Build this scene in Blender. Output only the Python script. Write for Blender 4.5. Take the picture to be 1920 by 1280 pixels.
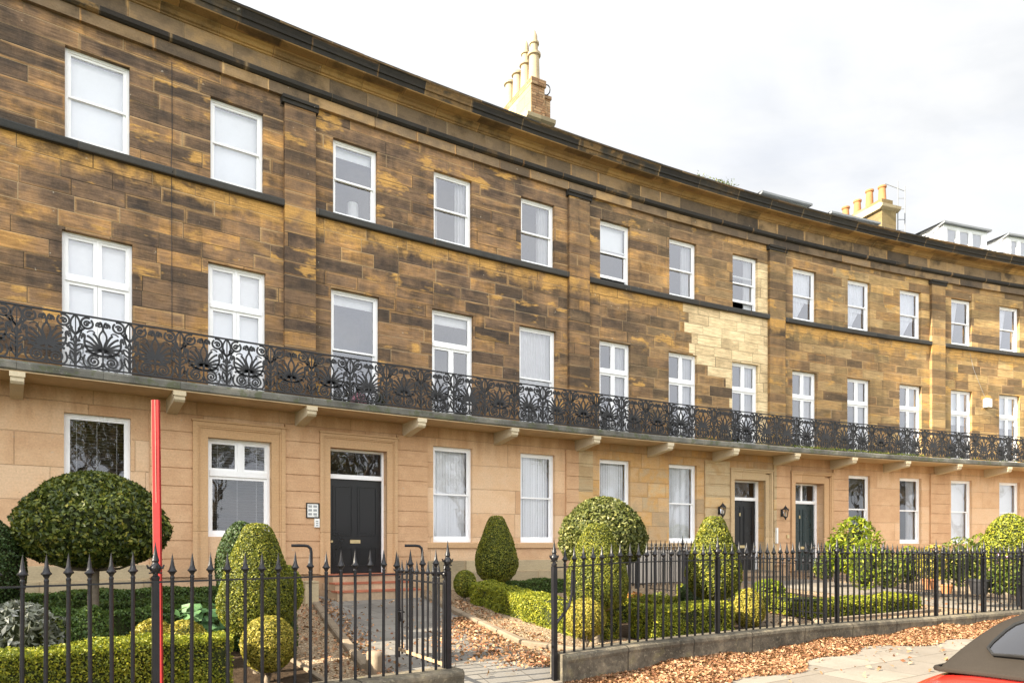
import bpy, math, random
import numpy as np
from math import sin, cos, pi, radians, hypot, atan2, floor, sqrt
from mathutils import Vector, Matrix

for o in list(bpy.data.objects):
    bpy.data.objects.remove(o)
SC = bpy.context.scene
ZE = 1.6                                   # eye height above the pavement

# ------------------------------------------------------------------ camera
cam_d = bpy.data.cameras.new('camera')
cam = bpy.data.objects.new('camera', cam_d)
SC.collection.objects.link(cam)
cam.location = (0, 0, ZE)
cam.rotation_euler = (radians(90), 0, 0)
cam_d.sensor_width = 36
cam_d.lens = 36 * 1298.3 / 1920
cam_d.shift_y = (1024 - 640) / 1920
cam_d.clip_start = 0.05
cam_d.clip_end = 2000
SC.camera = cam

# ------------------------------------------------------------------ light
SUN_TRAVEL = radians(28)                   # horizontal heading of the sunlight, from +X
SUN_EL = radians(29)
SC.view_settings.view_transform = 'Standard'
SC.view_settings.look = 'None'
SC.view_settings.gamma = 1
SC.view_settings.exposure = 1.88
sun_d = bpy.data.lights.new('sun', 'SUN')
sun_d.energy = 5.0
sun_d.angle = radians(0.6)
sun_d.color = (1.0, 0.89, 0.72)
sun = bpy.data.objects.new('sun', sun_d)
SC.collection.objects.link(sun)
to_sun = Vector((-cos(SUN_TRAVEL) * cos(SUN_EL), -sin(SUN_TRAVEL) * cos(SUN_EL), sin(SUN_EL)))
sun.rotation_euler = to_sun.to_track_quat('Z', 'Y').to_euler()
sun.location = (-20, -5, 30)


class NT:
    """small helper for writing node trees"""
    def __init__(s, tree):
        s.t = tree
        tree.nodes.clear()

    def n(s, typ, ins=None, **kw):
        nd = s.t.nodes.new(typ)
        for k, v in kw.items():
            setattr(nd, k, v)
        if ins:
            for k, v in ins.items():
                s.set(nd.inputs[k], v)
        return nd

    def set(s, sock, v):
        if isinstance(v, bpy.types.NodeSocket):
            s.t.links.new(v, sock)
        elif isinstance(v, bpy.types.Node):
            s.t.links.new(v.outputs[0], sock)
        else:
            if isinstance(v, tuple) and len(v) == 3 and sock.type == 'RGBA':
                v = (*v, 1)
            sock.default_value = v

    def m(s, op, a, b=0.0, c=None, clamp=False):
        nd = s.n('ShaderNodeMath', operation=op, use_clamp=clamp)
        s.set(nd.inputs[0], a)
        s.set(nd.inputs[1], b)
        if c is not None:
            s.set(nd.inputs[2], c)
        return nd.outputs[0]

    def mix(s, f, a, b, mode='MIX'):
        nd = s.n('ShaderNodeMix', data_type='RGBA', blend_type=mode)
        s.set(nd.inputs[0], f)
        s.set(nd.inputs[6], a)
        s.set(nd.inputs[7], b)
        return nd.outputs[2]

    def ramp(s, f, stops, interp='LINEAR'):
        nd = s.n('ShaderNodeValToRGB')
        nd.color_ramp.interpolation = interp
        el = nd.color_ramp.elements
        while len(el) < len(stops):
            el.new(0.5)
        for e, (p, c) in zip(el, stops):
            e.position = p
            if not isinstance(c, tuple):
                c = (c, c, c)
            e.color = (*c, 1)
        s.set(nd.inputs[0], f)
        return nd.outputs[0]

    def mr(s, v, a, b, c=0.0, d=1.0, smooth=False):
        nd = s.n('ShaderNodeMapRange', clamp=True)
        if smooth:
            nd.interpolation_type = 'SMOOTHSTEP'
        for i, x in enumerate((v, a, b, c, d)):
            s.set(nd.inputs[i], x)
        return nd.outputs[0]

    def xyz(s, x, y, z=0.0):
        nd = s.n('ShaderNodeCombineXYZ')
        for i, v in enumerate((x, y, z)):
            s.set(nd.inputs[i], v)
        return nd.outputs[0]

    def sep(s, v):
        nd = s.n('ShaderNodeSeparateXYZ')
        s.set(nd.inputs[0], v)
        return nd.outputs

    def noise(s, vec, scale, detail=3.0, rough=0.55, dist=0.0, out=0):
        nd = s.n('ShaderNodeTexNoise')
        s.set(nd.inputs['Vector'], vec)
        s.set(nd.inputs['Scale'], scale)
        nd.inputs['Detail'].default_value = detail
        nd.inputs['Roughness'].default_value = rough
        nd.inputs['Distortion'].default_value = dist
        return nd.outputs[out]

    def white(s, vec):
        nd = s.n('ShaderNodeTexWhiteNoise', noise_dimensions='3D')
        s.set(nd.inputs['Vector'], vec)
        return nd.outputs[1]

    def uv(s):
        return s.n('ShaderNodeUVMap', uv_map='uv').outputs[0]

    def obj(s):
        return s.n('ShaderNodeTexCoord').outputs['Object']

    def geo(s):
        return s.n('ShaderNodeNewGeometry').outputs['Position']

    def scalev(s, v, sc):
        nd = s.n('ShaderNodeVectorMath', operation='MULTIPLY')
        s.set(nd.inputs[0], v)
        nd.inputs[1].default_value = sc
        return nd.outputs[0]

    def bump(s, h, strength=0.4, dist=0.01):
        nd = s.n('ShaderNodeBump')
        nd.inputs['Strength'].default_value = strength
        nd.inputs['Distance'].default_value = dist
        s.set(nd.inputs['Height'], h)
        return nd.outputs[0]

    def out(s, sh):
        o = s.n('ShaderNodeOutputMaterial')
        s.t.links.new(sh, o.inputs[0])

    def bsdf(s, color, rough=0.8, spec=0.3, normal=None, metal=0.0, **kw):
        b = s.n('ShaderNodeBsdfPrincipled')
        s.set(b.inputs['Base Color'], color)
        s.set(b.inputs['Roughness'], rough)
        s.set(b.inputs['Metallic'], metal)
        b.inputs['Specular IOR Level'].default_value = spec
        for k, v in kw.items():
            s.set(b.inputs[k], v)
        if normal is not None:
            s.set(b.inputs['Normal'], normal)
        return b.outputs[0]


# ------------------------------------------------------------------ world: hazy bright cloud over a Nishita sky
W = bpy.data.worlds.new('World')
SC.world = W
W.use_nodes = True
w = NT(W.node_tree)
sky = w.n('ShaderNodeTexSky', sky_type='NISHITA')
sky.sun_disc = False
sky.sun_elevation = SUN_EL
sky.sun_rotation = atan2(to_sun.x, to_sun.y)
sky.air_density = 1.0
sky.dust_density = 1.5
gen = w.n('ShaderNodeTexCoord').outputs['Generated']
gx, gy, gz = w.sep(gen)
inv = w.m('DIVIDE', 1.0, w.m('MAXIMUM', w.m('ADD', gz, 0.12), 0.06))
cp = w.xyz(w.m('MULTIPLY', gx, inv), w.m('MULTIPLY', w.m('MULTIPLY', gy, inv), 1.6), 0.0)
n1 = w.noise(cp, 0.9, 6.0, 0.55, 0.6)
n2 = w.noise(cp, 3.2, 5.0, 0.6, 0.3)
cov = w.m('ADD', w.m('MULTIPLY', n1, 0.75), w.m('MULTIPLY', n2, 0.25))
# slightly clearer air low down over the right of the terrace
right = w.m('MULTIPLY', w.mr(w.m('DIVIDE', gx, w.m('MAXIMUM', gy, 0.2)), 0.1, 0.9), w.mr(gz, 0.85, 0.25))
cov = w.m('SUBTRACT', cov, w.m('MULTIPLY', right, 0.07))
cloud = w.mr(cov, 0.30, 0.50, 0.82, 1.0, True)
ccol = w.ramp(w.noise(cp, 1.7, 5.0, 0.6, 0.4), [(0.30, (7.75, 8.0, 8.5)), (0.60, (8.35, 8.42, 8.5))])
wcol = w.mix(cloud, sky.outputs[0], ccol)
bg = w.n('ShaderNodeBackground')
# cloud brightened behind the camera to light the facade, dimmed over the roofs
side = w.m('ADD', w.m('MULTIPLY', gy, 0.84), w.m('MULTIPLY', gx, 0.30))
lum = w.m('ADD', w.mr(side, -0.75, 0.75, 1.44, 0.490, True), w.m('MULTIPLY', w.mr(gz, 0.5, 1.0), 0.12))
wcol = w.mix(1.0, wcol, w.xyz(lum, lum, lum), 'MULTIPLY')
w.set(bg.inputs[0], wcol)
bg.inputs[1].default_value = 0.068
wo = w.n('ShaderNodeOutputWorld')
w.t.links.new(bg.outputs[0], wo.inputs[0])

# ------------------------------------------------------------------ the crescent: s along the facade, d towards the street, z above the eye
X0, Y0, TH0, K = -7.7004, 12.8847, 0.622876, 0.010291
RAD = 1 / K


def F(s, d=0.0, z=0.0):
    th = TH0 - K * s
    X = X0 + (sin(TH0) - sin(th)) / K
    Y = Y0 + (cos(th) - cos(TH0)) / K
    return (X + d * sin(th), Y - d * cos(th), z + ZE)


def sd_of(X, Y):
    cxx = X0 + sin(TH0) / K
    cyy = Y0 - cos(TH0) / K
    dx, dy = X - cxx, Y - cyy
    return (TH0 - atan2(-dx, dy)) / K, RAD - hypot(dx, dy)


def clampf(x, a, b):
    return max(a, min(b, x))


def zg(s, d):
    """height of the ground (relative to the eye)"""
    rise = (0.010 + 0.005 * clampf(d - 7.5, 0, 1)) * clampf(s - 5, -14, 12)
    if d < 8.1:
        z = -1.06 - 0.42 * max(d, -1) / 8.1
    elif d < 8.9:
        z = -1.48 - 0.18 * (d - 8.1) / 0.8
    else:
        z = -1.66 - 0.012 * (d - 8.9)
    return z + rise * (0.4 + 0.6 * clampf(d / 8, 0, 1))


def zcop(s):
    pts = [(-12, -1.40), (-2, -1.335), (2.8, -1.30), (4.3, -1.275), (5.6, -1.225), (9, -1.20), (13, -1.235), (40, -1.22)]
    for (a, za), (b, zb) in zip(pts, pts[1:]):
        if s <= b:
            return za + (zb - za) * (s - a) / (b - a)
    return pts[-1][1]


# ------------------------------------------------------------------ mesh helpers
class MB:
    def __init__(self):
        self.v, self.f, self.u, self.mi = [], [], [], []
        self.cur = 0

    def face(self, pts, uvs=None):
        b = len(self.v)
        self.v += [tuple(p) for p in pts]
        self.f.append(tuple(range(b, b + len(pts))))
        self.u.append(uvs if uvs else [(p[0], p[2]) for p in pts])
        self.mi.append(self.cur)

    # box in facade space
    def fbox(self, s0, s1, d0, d1, z0, z1, step=1.25, skip='', ff=None):
        G = ff or F
        n = max(1, int(math.ceil((s1 - s0) / step)))
        ss = [s0 + (s1 - s0) * i / n for i in range(n + 1)]
        for a, b in zip(ss, ss[1:]):
            if 'f' not in skip:
                self.face([G(a, d1, z0), G(b, d1, z0), G(b, d1, z1), G(a, d1, z1)], [(a, z0), (b, z0), (b, z1), (a, z1)])
            if 'k' not in skip:
                self.face([G(b, d0, z0), G(a, d0, z0), G(a, d0, z1), G(b, d0, z1)], [(b, z0), (a, z0), (a, z1), (b, z1)])
            if 't' not in skip:
                self.face([G(a, d1, z1), G(b, d1, z1), G(b, d0, z1), G(a, d0, z1)], [(a, z1), (b, z1), (b, z1 + d1 - d0), (a, z1 + d1 - d0)])
            if 'b' not in skip:
                self.face([G(a, d0, z0), G(b, d0, z0), G(b, d1, z0), G(a, d1, z0)], [(a, z0 - d1 + d0), (b, z0 - d1 + d0), (b, z0), (a, z0)])
        if 'l' not in skip:
            self.face([G(s0, d0, z0), G(s0, d1, z0), G(s0, d1, z1), G(s0, d0, z1)], [(s0 - d1 + d0, z0), (s0, z0), (s0, z1), (s0 - d1 + d0, z1)])
        if 'r' not in skip:
            self.face([G(s1, d1, z0), G(s1, d0, z0), G(s1, d0, z1), G(s1, d1, z1)], [(s1, z0), (s1 + d1 - d0, z0), (s1 + d1 - d0, z1), (s1, z1)])

    # profile [(d,z)..] run along s
    def prof(self, pr, s0, s1, step=1.25, caps=True, close=False):
        n = max(1, int(math.ceil((s1 - s0) / step)))
        ss = [s0 + (s1 - s0) * i / n for i in range(n + 1)]
        acc = [pr[0][1]]
        for p, q in zip(pr, pr[1:]):
            acc.append(acc[-1] + hypot(q[0] - p[0], q[1] - p[1]))
        for a, b in zip(ss, ss[1:]):
            for i in range(len(pr) - 1):
                p, q = pr[i], pr[i + 1]
                self.face([F(a, *p), F(b, *p), F(b, *q), F(a, *q)], [(a, acc[i]), (b, acc[i]), (b, acc[i + 1]), (a, acc[i + 1])])
        if caps:
            self.face([F(s0, *p) for p in reversed(pr)], [(s0 + p[0], p[1]) for p in reversed(pr)])
            self.face([F(s1, *p) for p in pr], [(s1 + p[0], p[1]) for p in pr])

    # plain oriented box: centre, half sizes, rotation about z
    def box(self, c, h, rz=0.0, rx=0.0):
        M = Matrix.Rotation(rz, 3, 'Z') @ Matrix.Rotation(rx, 3, 'X')
        P = [Vector(c) + M @ Vector((x * h[0], y * h[1], z * h[2])) for x in (-1, 1) for y in (-1, 1) for z in (-1, 1)]
        for q in ((0, 1, 3, 2), (4, 6, 7, 5), (0, 4, 5, 1), (2, 3, 7, 6), (0, 2, 6, 4), (1, 5, 7, 3)):
            pts = [P[i] for i in q]
            e1 = (pts[1] - pts[0]).length
            e2 = (pts[3] - pts[0]).length
            self.face(pts, [(0, 0), (e1, 0), (e1, e2), (0, e2)])

    def tube(self, pts, r, n=6, caps=True, squash=1.0):
        pts = [Vector(p) for p in pts]
        rr = r if isinstance(r, (list, tuple)) else [r] * len(pts)
        rings = []
        up = None
        L = 0
        for i, p in enumerate(pts):
            t = (pts[min(i + 1, len(pts) - 1)] - pts[max(i - 1, 0)])
            if t.length < 1e-9:
                t = Vector((0, 0, 1))
            t.normalize()
            if up is None:
                up = Vector((1, 0, 0)) if abs(t.x) < 0.8 else Vector((0, 1, 0))
            a = t.cross(up).normalized()
            b = a.cross(t)
            up = -t.cross(a) if False else b
            up = b
            rings.append([p + (a * cos(2 * pi * k / n + pi / n) + b * sin(2 * pi * k / n + pi / n) * squash) * rr[i] for k in range(n)])
        for i in range(len(rings) - 1):
            l2 = L + (pts[i + 1] - pts[i]).length
            for k in range(n):
                k2 = (k + 1) % n
                self.face([rings[i][k], rings[i][k2], rings[i + 1][k2], rings[i + 1][k]],
                          [(k / n, L), ((k + 1) / n, L), ((k + 1) / n, l2), (k / n, l2)])
            L = l2
        if caps:
            self.face(list(reversed(rings[0])), [(0, 0)] * n)
            self.face(rings[-1], [(0, 0)] * n)

    def lathe(self, c, pr, n=12, squash=1.0):
        c = Vector(c)
        for (r0, z0), (r1, z1) in zip(pr, pr[1:]):
            for k in range(n):
                a, b = 2 * pi * k / n, 2 * pi * (k + 1) / n
                q = [c + Vector((r0 * cos(a), r0 * sin(a) * squash, z0)), c + Vector((r0 * cos(b), r0 * sin(b) * squash, z0)),
                     c + Vector((r1 * cos(b), r1 * sin(b) * squash, z1)), c + Vector((r1 * cos(a), r1 * sin(a) * squash, z1))]
                if r0 < 1e-6:
                    q = [q[0], q[2], q[3]]
                    self.face(q, [(k / n, z0), ((k + 1) / n, z1), (k / n, z1)])
                elif r1 < 1e-6:
                    self.face(q[:3], [(k / n, z0), ((k + 1) / n, z0), (k / n, z1)])
                else:
                    self.face(q, [(k / n, z0), ((k + 1) / n, z0), ((k + 1) / n, z1), (k / n, z1)])

    def mesh(self, name, mats):
        me = bpy.data.meshes.new(name)
        if not self.f:
            return me
        n = sum(len(f) for f in self.f)
        me.vertices.add(len(self.v))
        me.vertices.foreach_set('co', np.array(self.v, dtype=np.float32).ravel())
        me.loops.add(n)
        me.loops.foreach_set('vertex_index', np.concatenate([np.array(f) for f in self.f]).astype(np.int32))
        cnt = np.array([len(f) for f in self.f], dtype=np.int32)
        me.polygons.add(len(cnt))
        me.polygons.foreach_set('loop_start', np.concatenate([[0], np.cumsum(cnt)[:-1]]).astype(np.int32))
        ul = me.uv_layers.new(name='uv')
        ul.data.foreach_set('uv', np.array([c for u in self.u for c in u], dtype=np.float32).ravel())
        for m_ in (mats if isinstance(mats, (list, tuple)) else [mats]):
            me.materials.append(m_)
        me.polygons.foreach_set('material_index', np.array(self.mi, dtype=np.int32))
        me.update(calc_edges=True)
        me.validate()
        return me


def smooth(o, weld=True, angle=40):
    me = o.data
    import bmesh
    bm = bmesh.new()
    bm.from_mesh(me)
    if weld:
        bmesh.ops.remove_doubles(bm, verts=bm.verts, dist=0.0004)
    for f in bm.faces:
        f.smooth = True
    for e in bm.edges:
        if len(e.link_faces) == 2 and e.calc_face_angle(0) > radians(angle):
            e.smooth = False
    bm.to_mesh(me)
    bm.free()
    return o


ROOTLOC = {}


def world_inv(p):
    return Matrix.Translation(-Vector(ROOTLOC.get(p.name, (0, 0, 0))))


def link(name, me, parent=None):
    o = bpy.data.objects.new(name, me)
    SC.collection.objects.link(o)
    if parent is not None:
        o.parent = parent
        o.matrix_parent_inverse = world_inv(parent)
    return o


def obj(name, mb, mats, parent=None):
    return link(name, mb.mesh(name, mats), parent)


def tag(o, label=None, cat=None, group=None, kind=None):
    if label:
        o['label'] = label
    if cat:
        o['category'] = cat
    if group:
        o['group'] = group
    if kind:
        o['kind'] = kind
    return o


def thing(name, loc, label, cat, group=None):
    o = bpy.data.objects.new(name, None)
    o.empty_display_size = 0.3
    o.location = loc
    SC.collection.objects.link(o)
    ROOTLOC[o.name] = tuple(loc)
    return tag(o, label, cat, group)


# ------------------------------------------------------------------ materials
def mat(name):
    m_ = bpy.data.materials.new(name)
    m_.use_nodes = True
    return m_, NT(m_.node_tree)


def stone_mat(name, h, wd, pal, soot=0.5, seed=0.0, joint=0.006, jdark=0.55, edge=0.5, bed=0.5, upper=False, rough=0.9, offset=0.0, patch=False, gain=1.0, lower=False):
    """coursed ashlar: every block its own tone, soot and washed margins; u,v in metres"""
    m_, t = mat(name)
    u, v, _ = t.sep(t.uv())
    wv = t.noise(t.xyz(u, v, seed), 1.3, 2.0)
    v2 = t.m('ADD', t.m('ADD', v, 20 + offset), t.m('MULTIPLY', t.m('SUBTRACT', wv, 0.5), 0.018))
    rv = t.m('DIVIDE', v2, h)
    r = t.m('FLOOR', rv)
    fv = t.m('FRACT', rv)
    rw = t.sep(t.white(t.xyz(r, seed, 3.7)))
    if upper and wd < 2:
        wd = t.mr(v, 7.35, 7.36, wd, wd * 1.9)
    ww = t.m('MULTIPLY', wd, t.m('ADD', 0.75, t.m('MULTIPLY', rw[0], 0.6)))
    cu = t.m('ADD', t.m('DIVIDE', t.m('ADD', u, 40.0), ww), t.m('MULTIPLY', rw[1], 7.0))
    # irregular block lengths
    cu = t.m('ADD', cu, t.m('MULTIPLY', t.m('SUBTRACT', t.noise(t.xyz(cu, t.m('MULTIPLY', r, 7.3), seed), 0.55, 0.0), 0.5), 1.1))
    c = t.m('FLOOR', cu)
    fu = t.m('FRACT', cu)
    rnd = t.sep(t.white(t.xyz(c, r, seed + 11.0)))
    rnd2 = t.sep(t.white(t.xyz(c, r, seed + 29.0)))
    ev = t.m('MULTIPLY', t.m('MINIMUM', fv, t.m('SUBTRACT', 1.0, fv)), h)
    eu = t.m('MULTIPLY', t.m('MINIMUM', fu, t.m('SUBTRACT', 1.0, fu)), ww)
    ed = t.m('MINIMUM', ev, eu)
    P3 = t.xyz(u, v, seed)
    big = t.noise(P3, 0.55, 4.0, 0.6)
    mid = t.noise(P3, 2.6, 5.0, 0.62)
    fine = t.noise(P3, 30.0, 4.0, 0.65)
    bedn = t.noise(t.xyz(t.m('MULTIPLY', u, 2.2), t.m('ADD', t.m('MULTIPLY', v, 34.0), t.m('MULTIPLY', rnd2[2], 40)), seed), 1.0, 4.0, 0.6, 0.6)
    tone = t.m('ADD', t.m('ADD', 0.5, t.m('MULTIPLY', t.m('SUBTRACT', rnd[0], 0.5), 0.62 if upper else 0.80)), t.m('ADD', t.m('MULTIPLY', t.m('SUBTRACT', mid, 0.5), 1.5), t.m('MULTIPLY', t.m('SUBTRACT', big, 0.5), 0.9)))
    base = t.ramp(tone, pal)
    if upper:
        # far end cleaner, with the yellow of its sunlit wall put into the colour
        clean_sunlit = t.mr(u, 9.0, 27.0)
        base = t.mix(t.m('MULTIPLY', clean_sunlit, 0.55), base, t.ramp(rnd[1], [(0.0, (0.12, 0.08, 0.038)), (0.35, (0.27, 0.18, 0.075)), (0.75, (0.44, 0.30, 0.115)), (1.0, (0.52, 0.37, 0.17))]))
    # soot
    if upper:
        hz = t.noise(t.xyz(t.m('MULTIPLY', u, 0.55), t.m('MULTIPLY', v, 1.7), seed + 3), 1.0, 6.0, 0.68, 0.8)
        vt = t.noise(t.xyz(t.m('MULTIPLY', u, 2.6), t.m('MULTIPLY', v, 0.45), seed + 7), 1.0, 5.0, 0.65, 0.4)
        sm = t.mr(t.m('ADD', t.m('ADD', t.m('MULTIPLY', hz, 0.55), t.m('MULTIPLY', vt, 0.30)), t.m('ADD', t.m('MULTIPLY', rnd[2], 0.09), t.m('MULTIPLY', mid, 0.15))), 0.47, 0.66, 0.0, 1.0, True)
    else:
        sm = t.mr(t.m('ADD', t.m('ADD', t.m('MULTIPLY', big, 0.45), t.m('MULTIPLY', mid, 0.4)), t.m('MULTIPLY', rnd[2], 0.15)), 0.44, 0.64, 0.0, 1.0, True)
    if upper:
        sm = t.m('MULTIPLY', sm, t.mr(u, 10.0, 27.0, 1.0, 0.6))
    soot_shade_c = t.mix(fine, (0.020, 0.017, 0.015), (0.05, 0.041, 0.033))
    if upper:
        # shade painted in right of each pilaster; soot on the piers between tall windows
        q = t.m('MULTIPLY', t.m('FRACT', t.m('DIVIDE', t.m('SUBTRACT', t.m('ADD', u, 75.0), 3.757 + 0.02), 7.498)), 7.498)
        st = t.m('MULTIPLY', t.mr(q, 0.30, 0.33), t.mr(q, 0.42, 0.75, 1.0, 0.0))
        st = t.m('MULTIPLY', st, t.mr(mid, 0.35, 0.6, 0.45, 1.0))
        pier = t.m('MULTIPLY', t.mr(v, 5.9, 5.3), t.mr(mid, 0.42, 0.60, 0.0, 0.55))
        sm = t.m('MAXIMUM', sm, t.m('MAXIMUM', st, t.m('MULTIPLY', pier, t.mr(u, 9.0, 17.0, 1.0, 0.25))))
    col = t.mix(t.m('MULTIPLY', sm, soot), base, soot_shade_c)
    # washed ochre margins and patches
    em = t.mr(t.m('ADD', ed, t.m('MULTIPLY', t.m('SUBTRACT', mid, 0.5), 0.12)), 0.0, 0.055, 1.0, 0.0, True)
    em = t.m('MULTIPLY', em, t.mr(t.m('ADD', rnd2[0], t.m('MULTIPLY', t.m('SUBTRACT', big, 0.5), 1.4)), 0.35, 0.75))
    och = t.mix(rnd2[1], (0.33, 0.17, 0.06), (0.42, 0.27, 0.125))
    col = t.mix(t.m('MULTIPLY', em, edge), col, och)
    if upper:
        # rain-sheltered, rust-stained course below the sill band, and rust spills elsewhere
        shel = t.m('MULTIPLY', t.mr(t.m('ADD', v, t.m('MULTIPLY', t.m('SUBTRACT', mid, .5), .5)), 6.80, 7.08, 0.0, 1.0, True), t.mr(v, 7.30, 7.26))
        shel = t.m('MULTIPLY', shel, t.mr(mid, 0.36, 0.56, 0.25, 1.0, True))
        spill = t.m('MULTIPLY', t.mr(t.noise(t.xyz(t.m('MULTIPLY', u, 0.7), t.m('MULTIPLY', v, 1.6), seed + 5), 1.6, 4.0, 0.6), 0.57, 0.66, 0.0, 0.85, True), t.mr(rnd[1], 0.25, 0.45))
        col = t.mix(t.m('MAXIMUM', t.m('MULTIPLY', shel, 0.85), spill), col, t.mix(fine, (0.34, 0.185, 0.05), (0.47, 0.28, 0.10)))
    if lower:
        run = t.noise(t.xyz(t.m('MULTIPLY', u, 3.0), t.m('MULTIPLY', v, .5), seed), 1.0, 5.0, 0.65)
        dm = t.m('MULTIPLY', t.mr(t.m('ADD', v, t.m('MULTIPLY', t.m('SUBTRACT', run, .5), 2.2)), 2.1, 3.1, 0.0, 0.75, True), t.mr(mid, .3, .6, .6, 1.0))
        col = t.mix(dm, col, t.mix(big, (0.44, 0.235, 0.10), (0.30, 0.17, 0.08)))
        dk = t.m('MULTIPLY', t.mr(t.m('ADD', v, t.m('MULTIPLY', t.m('SUBTRACT', run, .5), 1.0)), -.05, -.75, 0.0, 0.5, True), t.mr(mid, .35, .6))
        col = t.mix(dk, col, (0.22, 0.16, 0.10))
        pit = t.mr(t.noise(P3, 14.0, 2.0, 0.5), 0.70, 0.75, 0.0, 0.5)
        col = t.mix(pit, col, (0.30, 0.17, 0.09))
    if patch:
        # replaced stonework between two houses: whole blocks of new cream stone
        uc = t.m('DIVIDE', t.m('SUBTRACT', t.m('ADD', c, 0.5), t.m('MULTIPLY', rw[1], 7.0)), 1.0)
        uc = t.m('SUBTRACT', t.m('MULTIPLY', uc, ww), 40.0)
        vc = t.m('SUBTRACT', t.m('MULTIPLY', t.m('ADD', r, 0.5), h), 20 + offset)
        lim = t.m('ADD', t.mr(vc, 5.0, 7.2, 15.1, 14.0), t.m('MULTIPLY', rw[2], 1.3))
        lim = t.m('ADD', lim, t.mr(vc, 5.5, 5.2, 0.0, 1.5))
        pm = t.m('MULTIPLY', t.m('GREATER_THAN', u, lim), t.m('MULTIPLY', t.m('LESS_THAN', u, 18.45), t.m('LESS_THAN', vc, 7.25)))
        pm2 = t.m('MULTIPLY', t.m('GREATER_THAN', u, 17.95), t.m('MULTIPLY', t.m('LESS_THAN', u, 18.45), t.m('LESS_THAN', v, 9.0)))
        pm = t.m('MAXIMUM', pm, pm2)
        newc = t.ramp(tone, [(0.15, (0.38, 0.285, 0.165)), (0.5, (0.52, 0.40, 0.235)), (0.9, (0.60, 0.475, 0.29))])
        col = t.mix(t.m('MULTIPLY', pm, 0.97), col, newc)
    bm_ = t.mr(bedn, 0.25, 0.75, 1.0 - 0.42 * bed, 1.0 + 0.30 * bed)
    col = t.mix(1.0, col, t.xyz(bm_, bm_, bm_), 'MULTIPLY')
    fn = t.mr(fine, 0.25, 0.75, 0.86, 1.14)
    col = t.mix(1.0, col, t.xyz(fn, fn, fn), 'MULTIPLY')
    # pale lichen / limewash specks
    sp = t.mr(t.noise(P3, 9.0, 2.0, 0.5), 0.735, 0.76)
    col = t.mix(t.m('MULTIPLY', sp, 0.45), col, (0.42, 0.38, 0.30))
    jm = t.mr(ed, joint, joint * 2.2, 1.0, 0.0, True)
    jc = t.mix(t.mr(t.m('ADD', rnd2[2], t.m('MULTIPLY', big, 0.6)), 0.75, 0.95), (0.035, 0.028, 0.02), (0.30, 0.22, 0.13))
    col = t.mix(t.m('MULTIPLY', jm, jdark), col, jc)
    if upper:
        hs = t.n('ShaderNodeHueSaturation')
        hs.inputs['Saturation'].default_value = 1.02
        t.set(hs.inputs['Color'], col)
        col = hs.outputs[0]
    if gain != 1.0:
        col = t.mix(1.0, col, (gain, gain, gain), 'MULTIPLY')
    hgt = t.m('ADD', t.m('ADD', t.mr(ed, 0.0, 0.012), t.m('MULTIPLY', bedn, 0.5 * bed)), t.m('ADD', t.m('MULTIPLY', fine, 0.35), t.m('MULTIPLY', rnd[2], 0.5)))
    t.out(t.bsdf(col, rough, 0.2, t.bump(hgt, 0.75, 0.012)))
    return m_


PAL_UP = [(0.0, (0.052, 0.038, 0.030)), (0.25, (0.108, 0.072, 0.048)), (0.5, (0.178, 0.112, 0.066)), (0.75, (0.27, 0.158, 0.078)), (1.0, (0.44, 0.24, 0.085))]
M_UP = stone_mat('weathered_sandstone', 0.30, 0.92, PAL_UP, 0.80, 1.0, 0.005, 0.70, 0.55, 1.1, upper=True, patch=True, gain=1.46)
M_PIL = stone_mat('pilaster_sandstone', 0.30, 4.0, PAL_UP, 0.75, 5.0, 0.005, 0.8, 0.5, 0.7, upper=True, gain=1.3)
M_FRIEZE = stone_mat('frieze_sandstone', 0.48, 1.25, [(0.0, (0.085, 0.062, 0.042)), (0.5, (0.17, 0.118, 0.070)), (1.0, (0.33, 0.21, 0.095))], 0.88, 9.0, 0.005, 0.55, 1.0, 0.35, gain=1.45, offset=.26)
M_SOFFIT = stone_mat('cornice_soffit_stone', 0.9, 1.2, [(0.0, (0.20, 0.125, 0.06)), (1.0, (0.42, 0.26, 0.10))], 0.8, 13.0, 0.005, 0.35, 0.7, 0.3, gain=1.25)
M_DARKST = stone_mat('sooty_stone', 0.7, 1.1, [(0.0, (0.028, 0.026, 0.024)), (0.7, (0.048, 0.043, 0.036)), (0.9, (0.10, 0.072, 0.042)), (1.0, (0.28, 0.17, 0.07))], 0.75, 17.0, 0.006, 0.5, 0.45, 0.5)
M_SILL = stone_mat('dark_sill_stone', 0.7, 1.6, [(0.0, (0.045, 0.045, 0.043)), (1.0, (0.085, 0.082, 0.075))], 0.5, 19.0, 0.004, 0.4, 0.1, 0.3)
PAL_LOW = [(0.0, (0.52, 0.32, 0.18)), (0.5, (0.63, 0.41, 0.24)), (1.0, (0.68, 0.475, 0.30))]
M_LOW = stone_mat('cleaned_sandstone', 0.60, 1.35, PAL_LOW, 0.06, 21.0, 0.003, 0.28, 0.06, 0.12, offset=0.17, lower=True)
M_PIER = stone_mat('rusticated_sandstone', 70.0, 90.0, PAL_LOW, 0.14, 22.0, 0.003, 0.0, 0.0, 0.2, lower=True)
M_PIER2 = stone_mat('pale_rusticated_sandstone', 0.34, 90.0, [(0.0, (0.40, 0.28, 0.15)), (0.5, (0.52, 0.40, 0.24)), (1.0, (0.58, 0.36, 0.15))], 0.25, 23.0, 0.003, 0.0, 0.0, 0.2, offset=.26)
M_CHIM2 = stone_mat('mossy_chimney_stone', 0.35, 0.7, [(0.0, (0.15, 0.11, 0.05)), (1.0, (0.32, 0.235, 0.115))], 0.5, 45.0, 0.004, 0.5, 0.2, 0.2)
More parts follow.
